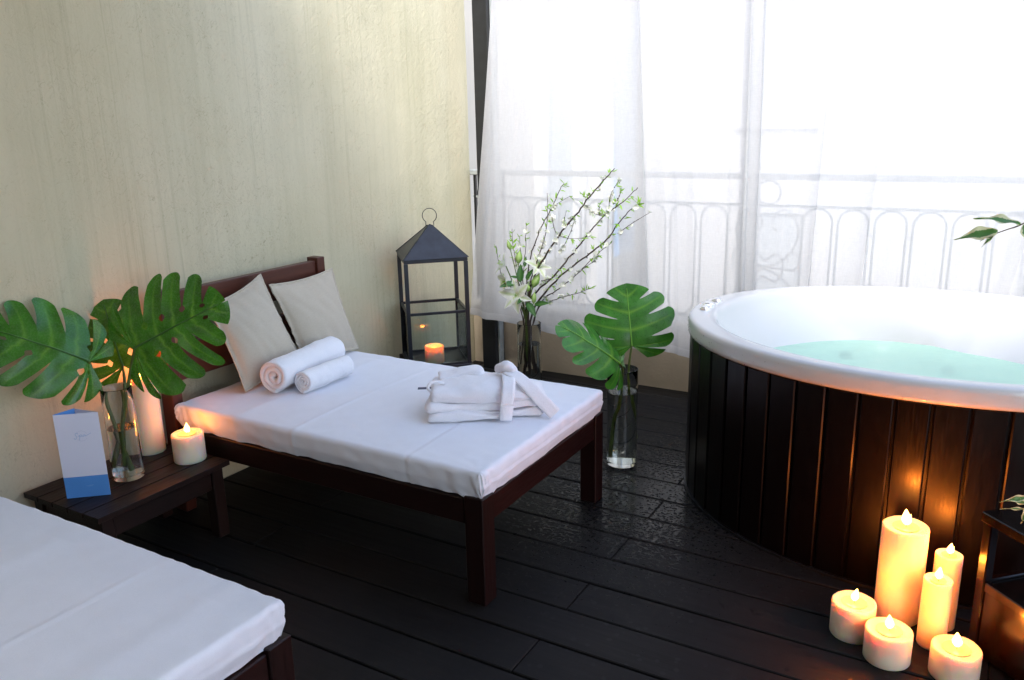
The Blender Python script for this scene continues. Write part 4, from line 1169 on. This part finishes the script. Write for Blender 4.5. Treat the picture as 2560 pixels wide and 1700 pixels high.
for bi, (pts, r_, twigs) in enumerate(BRANCHES):
    rn = random.Random(100 + bi)
    t = thing('blossom_branch', branch_labels[bi], 'branch', pts[0], 'blossom branches in the vase')
    c = spline(pts, 6)
    for i, p in enumerate(c): p += V((nz((i * .6, bi, 0)), nz((i * .6, bi, 4)), nz((i * .6, bi, 9)))) * 0.006
    n = len(c)
    r_ *= 1.55
    obj('bark', MB().tube(c, [r_ * (1 - 0.72 * i / n) * (1 + .12 * nz((i * 1.7, bi, 2))) for i in range(n)], 7), BARK, t, True)
    runs = [(c, r_)]
    for tw in twigs:
        q = spline(tw, 5)
        obj('twig', MB().tube(q, [0.0021 * (1 - .55 * i / len(q)) for i in range(len(q))], 6), BARK, t, True)
        runs.append((q, .002))
    nodes = MB()
    for q, rr in runs:
        for i in range(1, len(q)):
            if q[i].z < 0.55: continue
            seg = q[i] - q[i - 1]; tn = seg.normalized()
            k = max(1, int(seg.length / 0.022))
            for j in range(k):
                p = q[i - 1] + seg * ((j + rn.random()) / k)
                a = rn.uniform(0, 2 * PI); o = tn.orthogonal().normalized(); o = Matrix.Rotation(a, 3, tn) @ o
                out = (o + tn * rn.uniform(.2, 1.0)).normalized()
                x = out.orthogonal().normalized(); m = frame(p + o * rr * .6, x, out.cross(x), out) @ Matrix.Rotation(rn.uniform(0, 6), 4, 'Z') @ Matrix.Scale(rn.uniform(.75, 1.25), 4)
                f = i / len(q); tip = f > .66
                dice = rn.random()
                if tip:
                    if dice < .72: inst('leaf_sprig', rn.choice(SP), t, m)
                    elif dice < .80: inst('blossom', rn.choice(BL), t, m)
                else:
                    if dice < .34: inst('blossom', rn.choice(BL), t, m)
                    elif dice < .72: inst('leaf_sprig', rn.choice(SP), t, m @ Matrix.Scale(.75, 4))
                    elif dice < .9:
                        vb = MB().lathe((0, 0, 0), [(.0005, -.003), (.0030, 0), (.0022, .004), (.0003, .009)], 5)
                        nodes.add([m @ v for v in vb.v], vb.f)
    if nodes.v: obj('bud_nodes', nodes, BARK, t, True, kind='stuff')

def lily_flower(t, c, axis, size, seed, open_=1.0):
    rn = random.Random(seed); ax = V(axis).normalized(); o = ax.orthogonal().normalized()
    for k in range(6):
        a = 2 * PI * k / 6 + rn.uniform(-.12, .12)
        rd = Matrix.Rotation(a, 3, ax) @ o
        d = (rd * open_ + ax * (1.25 - .55 * open_)).normalized()
        nrm = ax * .8 - rd * .6
        b = lance(MB(), V(c), d, nrm, size * rn.uniform(.9, 1.08), size * (.66 if k % 2 else .50), rn.uniform(.30, .55), 10, .25)
        obj('petal', b, LILY, t, True, attr='vein', angle=80)
    b = MB()
    for k in range(6):
        rd = Matrix.Rotation(k * PI / 3 + .4, 3, ax) @ o
        b.tube(spline([V(c), V(c) + ax * size * .35 + rd * size * .06, V(c) + ax * size * .6 + rd * size * .16], 3), .0011, 5)
    obj('stamens', b, YOUNG, t, True)
def stem_to(t, c, r_=.0032):
    j = V((-2.290, 4.030, .43)); c = V(c)
    pts = spline([c, c * .55 + j * .45 + V((0, 0, .02)), j, V((-2.292, 4.045, .20))], 6)
    obj('stem', MB().tube(pts, r_, 8), STALK, t, True)
def lily(label, c, axis, size, seed, open_):
    t = thing('lily_flower', label, 'flower', c, 'white lilies in the vase')
    lily_flower(t, c, axis, size, seed, open_)
    stem_to(t, V(c) - V(axis).normalized() * .004)
lily('pale lily flower on the far left of the bouquet, turned to the left', LF0, (-.75, -.35, .45), .078, 1, .8)
lily('open white lily flower facing the camera low in the bouquet', LF1, (.25, -.9, .15), .092, 2, 1.1)
lily('white lily flower behind the green bud among the branches', LF2, (.55, -.35, .55), .078, 3, .95)
lily('half open white lily between the left flower and the open one', LF3, (-.5, -.7, -.05), .070, 4, .75)
bud_labels = ['slim green lily bud on the tallest lily stem', 'fat green lily bud just above the dark lily leaves', 'plump yellow green lily bud right of the flowers', 'small green lily bud beside the open white lily', 'lily bud low over the vase rim']
for k, (a, c) in enumerate(BUDS):
    t = thing('lily_bud', bud_labels[k], 'flower bud', a, 'green lily buds in the vase')
    a = V(a); c = V(c); d = c - a; L = d.length
    pr = [0.12, .55, .85, 1, .95, .8, .55, .25, .05]; R_ = (.0135, .021, .023, .016, .015)[k]
    b = MB().tube([a + d * (i / 8) for i in range(9)], [R_ * v for v in pr], 9)
    n = len(b.v); b.a = [1.0 if (i % 9) % 3 == 0 else 0.0 for i in range(n)]
    obj('bud', b, BUD, t, True, attr='vein', angle=70)
    stem_to(t, a, .0026)
leaf_labels = ['upright dark lily leaf between the two left flowers', 'dark lily leaf pointing left in the bouquet', 'dark lily leaf drooping over the vase rim', 'lily leaf pointing right at the foot of the branches', 'short lily leaf among the branch bases', 'small lily leaf under the open white flower', 'lily leaf beside the fat green bud', 'small lily leaf behind the half open lily']
for k, (a, c) in enumerate(LLEAF):
    a = V(a); c = V(c); d = c - a
    b = lance(MB(), a, d, (.4, -.7, .6), d.length * 1.08, d.length * .36 if k != 0 else .042, .12, 10, .25)
    o = obj('lily_leaf', b, LILYLEAF, None, True, attr='vein', angle=80, at=a, label=leaf_labels[k], cat='leaf', group='lily leaves in the bouquet')

# ------------------------------------------------------------------ lantern
def lantern():
    cx, cy, ph, w_, z0, ze, ha, zm = -2.684, 3.679, .771, .335, .25, .856, .167, .558
    t = thing('iron_lantern', 'tall black iron lantern with pyramid roof and ring, by the wall', 'lantern', (cx, cy, z0))
    rot = Matrix.Translation((cx, cy, 0)) @ Matrix.Rotation(ph, 4, 'Z')
    h = w_ / 2 * .965; p = .0105
    for sx in (-1, 1):
        for sy in (-1, 1):
            b = MB().box((sx * h - p, sy * h - p, z0 + .0105), (sx * h + p, sy * h + p, ze - .021), rot, .0015)
            obj('post', b, LANT, t)
    for zz, nm in ((zm, 'middle_rail'),):
        for sy in (-1, 1):
            obj(nm, MB().box((-h + p + .0005, sy * h - .007, zz - .007), (h - p - .0005, sy * h + .007, zz + .007), rot, .001), LANT, t)
            obj(nm, MB().box((sy * h - .007, -h + p + .0005, zz - .007), (sy * h + .007, h - p - .0005, zz + .007), rot, .001), LANT, t)
    b = MB().box((-h - .012, -h - .012, z0), (h + .012, h + .012, z0 + .010), rot, .002)
    obj('base_plate', b, LANT, t)
    b = MB()
    for sy in (-1, 1):
        b.box((-h + p + .0005, sy * h - .006, z0 + .0105), (h - p - .0005, sy * h + .006, z0 + .022), rot)
        b.box((sy * h - .006, -h + p + .0005, z0 + .0105), (sy * h + .006, h - p - .0005, z0 + .022), rot)
    obj('base_rim', b, LANT, t)
    # roof: collar and pyramid shell
    e = w_ / 2 + .004
    b = MB().box((-e, -e, ze - .0205), (e, e, ze), rot, .002)
    obj('eaves_frame', b, LANT, t)
    ee = e + .004
    vs = [(-ee, -ee, ze + .0005), (ee, -ee, ze + .0005), (ee, ee, ze + .0005), (-ee, ee, ze + .0005), (-.012, -.012, ze + ha - .008), (.012, -.012, ze + ha - .008), (.012, .012, ze + ha - .008), (-.012, .012, ze + ha - .008), (0, 0, ze + ha)]
    fs = [(3, 2, 1, 0), (0, 1, 5, 4), (1, 2, 6, 5), (2, 3, 7, 6), (3, 0, 4, 7), (4, 5, 8), (5, 6, 8), (6, 7, 8), (7, 4, 8)]
    obj('roof', MB().add([rot @ V(v) for v in vs], fs), LANT, t)
    b = MB()
    for sx, sy in ((1, 1), (1, -1), (-1, 1), (-1, -1)):
        a = rot @ V((sx * ee, sy * ee, ze + .001)); c = rot @ V((sx * .012, sy * .012, ze + ha - .008))
        b.tube([a, c], .003, 6)
    obj('roof_seams', b, LANT, t, True)
    vs = [(-.045, -.05, ze + ha - .052), (.045, -.05, ze + ha - .052), (.0, -.006, ze + ha + .001)]
    # ring handle, facing the camera
    zr = ze + ha + .045
    u = V((.87, .49, 0))
    c0 = V((cx, cy, 0))
    pts = []
    for k in range(25):
        a = R(-60) + R(300) * k / 24
        pts.append(c0 + u * (.039 * math.cos(a)) + V((0, 0, zr + .039 * math.sin(a))))
    pts = [c0 + u * (.039 * math.cos(R(-62))) * 1 + V((0, 0, zr + .039 * math.sin(R(-62))))]
    ang = [R(-58 + 296 * k / 28) for k in range(29)]
    pts = [c0 + u * .022 + V((0, 0, zr - .055))] + [c0 + u * (.039 * math.cos(a)) + V((0, 0, zr + .039 * math.sin(a))) for a in ang] + [c0 - u * .022 + V((0, 0, zr - .055))]
    obj('ring_handle', MB().tube(pts, .0022, 6), LANT, t, True)
    for sy in (-1, 1):
        b = MB().box((-h + p + .001, sy * (h - .004) - .001, z0 + .023), (h - p - .001, sy * (h - .004) + .001, zm - .008), rot)
        obj('glass_pane', b, PANE, t)
        b = MB().box((sy * (h - .004) - .001, -h + p + .001, z0 + .023), (sy * (h - .004) + .001, h - p - .001, zm - .008), rot)
        obj('glass_pane', b, PANE, t)
    # low stool under it
    s = thing('low_stool', 'low dark wooden stool under the iron lantern', 'stool', (cx, cy, 0))
    obj('top', MB().box((-.19, -.19, .222), (.19, .19, .2495), rot, .003), TABLE_Y, s)
    for sx in (-1, 1):
        for sy in (-1, 1):
            obj('leg', MB().box((sx * .15 - .022, sy * .15 - .022, 0), (sx * .15 + .022, sy * .15 + .022, .2215), rot, .002), TABLE_Z, s)
lantern()

# ------------------------------------------------------------------ hot tub
def hot_tub():
    cx, cy, SY = -.167, 3.51, .806
    t = thing('hot_tub', 'oval hot tub with white rim and dark upright planks, full of green water', 'hot tub', (cx, cy, 0))
    c = (cx, cy, 0)
    zl, zt, Ro = .690, .757, .957
    outer = [(.925, zl - .006), (Ro - .010, zl - .006), (Ro - .001, zl + .002), (Ro, zl + .012), (Ro - .001, zl + .042), (Ro - .004, zl + .056), (Ro - .011, zl + .064), (Ro - .020, zt - .0005), (Ro - .030, zt)]
    inner = [(.886, zt - .001), (.874, zt - .004), (.865, zt - .012), (.859, zt - .028), (.850, zt - .06), (.812, .62), (.772, .55), (.735, .46), (.66, .36), (.60, .25), (.52, .19), (.2, .18), (.002, .18)]
    b = MB().lathe(c, outer + inner, 160, SY, cap=False)
    n = 160
    for i, p in enumerate(b.v):
        d = p - V(c); k = i // n
        if k >= len(outer): p.x += .026 * max(0, min(1, (.9 - d.x) / 1.8)) * min(1, (k - len(outer)) / 2 + .4)
        d = p - V(c)
        if k >= len(outer) + 3:                       # moulded backrests inside
            a = math.atan2(d.y / SY, d.x)
            depth = min(1, max(0, (zt - .03 - d.z) / .12))
            m = 0
            for a0, wd, am in ((R(35), .42, -.075), (R(100), .10, -.03), (R(84), .06, .02), (R(150), .35, -.03), (R(-60), .5, -.03), (R(-140), .5, -.03)):
                q = (a - a0 + PI) % (2 * PI) - PI
                m += am * math.exp(-(q / wd) ** 2)
            dl = min(1, max(0, (zt - .03 - d.z) / .24))
            f = (1 + m * depth) * (1 - .22 * dl * smooth01((R(104) - a) / R(24)) * smooth01((a + R(35)) / R(30)))
            p.x = cx + d.x * f; p.y = cy + d.y * f
    obj('acrylic_shell', b, ACRYL, t, smooth=True, angle=60)
    # water surface
    zw = .527
    wb = MB()
    nr, na = 40, 128
    vs = [V((cx, cy, zw))]
    fs = []
    for i in range(1, nr + 1):
        for k in range(na):
            a = 2 * PI * k / na; r_ = .79 * i / nr
            x, y = cx + r_ * math.cos(a), cy + SY * r_ * math.sin(a)
            z = zw + .006 * nz((x * 3.2, y * 3.2, 1)) + .0025 * nz((x * 9, y * 9, 4))
            vs.append(V((x, y, z)))
    for k in range(na): fs.append((0, 1 + k, 1 + (k + 1) % na))
    for i in range(nr - 1):
        for k in range(na): fs.append((1 + i * na + k, 1 + (i + 1) * na + k, 1 + (i + 1) * na + (k + 1) % na, 1 + i * na + (k + 1) % na))
    wb.add(vs, fs)
    obj('water', wb, m_water_tub(), t, smooth=True, angle=80)
    jm = m_plain('jet_grey', (0.10, 0.16, 0.15), .4)
    for (x, y) in ((-.53, 3.86), (-.115, 3.80)):
        j = MB().lathe((x, y, zw - .040), [(.002, .0), (.026, .0), (.032, .010), (.028, .026), (.014, .034), (.001, .034)], 18)
        obj('jet_nozzle', j, jm, t, smooth=True)
    # planks
    obj('inner_drum', MB().lathe(c, [(.895, .004), (.895, zl - .008)], 96, SY, cap=False), m_plain('drum_black', (0.004, .0035, .0035), .8), t)
    NP = 50
    Rb = .936
    # equal arc length
    ang = [0.0]; M_ = 3600; acc = [0.0]
    P = lambda a: V((cx + Rb * math.cos(a), cy + Rb * SY * math.sin(a), 0))
    for k in range(1, M_ + 1): acc.append(acc[-1] + (P(2 * PI * k / M_) - P(2 * PI * (k - 1) / M_)).length)
    tot = acc[-1]
    import bisect
    def inv(s_): return 2 * PI * bisect.bisect_left(acc, s_ % tot) / M_
    for k in range(NP):
        s0 = tot * k / NP; a0 = inv(s0 + .0045); a1 = inv(s0 + tot / NP - .0045)
        p0, p1 = P(a0), P(a1); d = (p1 - p0).normalized(); nn = V((d.y, -d.x, 0)); L = (p1 - p0).length
        m = frame(p0, d, -nn, (0, 0, 1))
        b = MB().box((0, -.010, .012), (L, .012, zl - .007), m, .004)
        obj('plank', b, TUBWOOD, t)
        if (k % 1) == 0:
            b = MB().box((-.0088, .002, .010), (-.0002, .012, zl - .008), m)
            obj('batten', b, TUBWOOD, t)
    obj('base_band', MB().lathe(c, [(.905, .001), (.952, .001), (.952, .0115), (.905, .0115)], 120, SY, True), BLACK, t, smooth=True)
    for (x, y, r_) in ((-1.045, 3.415, .022), (-1.040, 3.500, .028), (-1.022, 3.590, .022)):
        z = zt - .002
        # seats on the flat of the rim
        dx = V((x - cx, (y - cy) / SY, 0)); dx = dx.normalized() * (.893)
        X, Y_ = cx + dx.x, cy + dx.y * SY
        bb = MB().lathe((X, Y_, z), [(r_, 0), (r_, .006), (r_ * .86, .010), (r_ * .74, .008), (r_ * .66, .014), (r_ * .3, .017), (.001, .017)], 28)
        obj('control_button', bb, CHROME, t, smooth=True)
    rn = random.Random(5)
    db = MB()
    for k in range(130):
        a = rn.uniform(PI * .85, PI * 1.62); zz = zl + rn.uniform(.0, .045); r_ = rn.uniform(.0010, .0028)
        p = V((cx + (Ro + .0002) * math.cos(a), cy + (Ro + .0002) * SY * math.sin(a), zz))
        for lat in (0,):
            db.lathe(p, [(.0002, -r_), (r_ * .8, -r_ * .6), (r_, 0), (r_ * .7, r_ * .7), (.0002, r_)], 6)
    obj('water_drops', db, GLASS, t, smooth=True, kind='stuff')
hot_tub()

# ------------------------------------------------------------------ plant stand and ficus at the right
LACQ = m_wood('black_lacquer', (0.003, 0.0014, 0.001), (0.006, 0.0026, 0.0018), 0.2, 2, 10, 0.05, 0.3)
def stand():
    o = V((.058, 2.530, 0)); u = V((.7071, -.7071, 0)); v = V((.7071, .7071, 0))
    t = thing('plant_stand', 'glossy dark plant stand with open side next to the candles', 'plant stand', o)
    m = frame(o, u, v, (0, 0, 1)); L, D, H = .52, .27, .455
    B = lambda nm, lo, hi, b=.003: obj(nm, MB().box(lo, hi, m, b), LACQ, t)
    for x in (0, L - .03):
        for y in (0, D - .03):
            B('post', (x, y, 0), (x + .03, y + .03, H - .0305))
    B('top', (-.006, -.006, H - .030), (L + .006, D + .006, H))
    for y in (0.002, D - .024):
        B('rail', (.0305, y, .215), (L - .0305, y + .022, .245))
        B('lower_panel', (.0305, y + .005, .012), (L - .0305, y + .017, .2145), .001)
    for x in (0.002, L - .024):
        B('end_rail', (x, .0305, .215), (x + .022, D - .0305, .245))
        B('end_panel', (x + .005, .0305, .012), (x + .017, D - .0305, .2145), .001)
    B('shelf', (.025, .025, .2205), (L - .025, D - .025, .236), .001)
    # potted ficus on top
    f = thing('variegated_ficus', 'potted variegated ficus reaching into the right edge of the frame', 'plant', o + u * .30 + v * .13 + V((0, 0, H)))
    pc = o + u * .30 + v * .13 + V((0, 0, H + .0005))
    obj('pot', MB().lathe(pc, [(.002, 0), (.062, 0), (.085, .13), (.090, .135), (.090, .15), (.080, .15), (.078, .12), (.002, .12)], 40), m_plain('dark_pot', (.02, .018, .017), .4), f, smooth=True)
    base = pc + V((0, 0, .12))
    stemm = m_plain('ficus_bark', (.10, .075, .05), .8, .2, 40, 120, .4)
    tm = spline([base, base + V((.01, .005, .25)), base + V((.0, .01, .5)), base + V((.015, .02, .85))], 6)
    obj('trunk', MB().tube(tm, [.011 - .006 * i / len(tm) for i in range(len(tm))], 8), stemm, f, True)
    # variegated leaf
    mv, tt, out = newmat('variegated_leaf')
    at = N(tt, 'ShaderNodeAttribute', attribute_name='edge'); nn = noi(tt, coords(tt), 90, 3)
    k = mth(tt, 'ADD', at.outputs['Fac'], mth(tt, 'MULTIPLY', mth(tt, 'SUBTRACT', nn, .5), .9))
    cc = mixc(tt, ramp(tt, k, (.52, 0.0), (.60, 1.0)), mixc(tt, noi(tt, coords(tt), 30, 2), (.045, .16, .03), (.09, .25, .05)), (.62, .66, .38))
    p_ = princ(tt, None, cc, .4)
    tl = N(tt, 'ShaderNodeBsdfTranslucent'); tt.links.new(cc, tl.inputs[0]); mx = N(tt, 'ShaderNodeMixShader'); mx.inputs[0].default_value = .3
    tt.links.new(p_.outputs[0], mx.inputs[1]); tt.links.new(tl.outputs[0], mx.inputs[2]); tt.links.new(mx.outputs[0], out.inputs[0])
    def fleaf(p0, d, nrm, Ln, wd, bend, nm='leaf'):
        d = V(d).normalized(); z = V(nrm); z = (z - d * z.dot(d)).normalized(); x = d.cross(z)
        b = MB(); vs = []; aa = []; fs = []; n = 16; q = (-1, -.7, -.35, 0, .35, .7, 1)
        for i in range(n + 1):
            g = i / n
            w_ = wd / 2 * (math.sin(PI * min(1, g / .86) ** .8) ** .9 if 0 < g < .86 else 0) + wd * .025 * (1 - g)
            c_ = V(p0) + d * (Ln * g) - z * (bend * Ln * g * g)
            for a in q:
                vs.append(c_ + x * (w_ * a) + z * (.28 * w_ * a * a + .004 * math.sin(g * 14 + a * 2) * abs(a))); aa.append(abs(a))
        for i in range(n):
            for k_ in range(6): fs.append((i * 7 + k_, i * 7 + k_ + 1, (i + 1) * 7 + k_ + 1, (i + 1) * 7 + k_))
        b.add(vs, fs, aa)
        return obj(nm, b, mv, f, True, attr='edge', angle=80)
    # branch that hangs into view
    a0 = tm[-1]
    br_ = spline([a0, V((.24, 2.395, 1.435)), V((.15, 2.37, 1.365)), V((.053, 2.352, 1.298)), V((.020, 2.330, 1.284)), V((-.010, 2.312, 1.272))], 6)
    obj('branch', MB().tube(br_, [.0032 - .0022 * i / len(br_) for i in range(len(br_))], 6), stemm, f, True)
    fleaf((.000, 2.318, 1.280), (-.085, -.050, -.012), (.25, -.65, .7), .102, .036, .10)
    fleaf((.045, 2.345, 1.296), (-.096, -.05, .030), (.15, -.45, .88), .108, .032, .16)
    fleaf((.050, 2.350, 1.296), (.030, -.01, -.06), (.6, -.75, .3), .085, .034, .10)
    fleaf((-.002, 2.316, 1.276), (-.04, -.02, -.022), (.2, -.7, .6), .040, .009, .10)
    fleaf((-.006, 2.314, 1.274), (-.026, -.012, -.034), (.2, -.7, .6), .042, .009, .10)
    rn = random.Random(12)
    for k_ in range(70):
        s_ = tm[rn.randrange(5, len(tm))]; a = rn.uniform(-2.6, 1.6)
        p0 = s_ + V((math.cos(a) * rn.uniform(.02, .10), math.sin(a) * rn.uniform(.02, .10), rn.uniform(-.03, .05)))
        if p0.x < .27: continue
        fleaf(p0, (math.cos(a), math.sin(a), rn.uniform(-.5, .2)), (0, 0, 1), rn.uniform(.06, .085), rn.uniform(.024, .034), .2)
    # low shoots over the edge of the stand
    for p0, d, Ln, wd in (((.150, 2.366, .592), (-.072, -.04, -.012), .075, .016), ((.150, 2.362, .575), (-.05, -.025, .010), .055, .014), ((.150, 2.360, .560), (-.066, -.036, .004), .070, .007), ((.150, 2.360, .57), (-.01, -.01, -.05), .055, .018)):
        fleaf(p0, d, (.3, -.6, .7), Ln, wd, .12)
    sh = spline([base + V((-.02, 0, 0)), V((.22, 2.41, .615)), V((.150, 2.363, .578))], 5)
    obj('shoot', MB().tube(sh, .0018, 6), stemm, f, True)
stand()
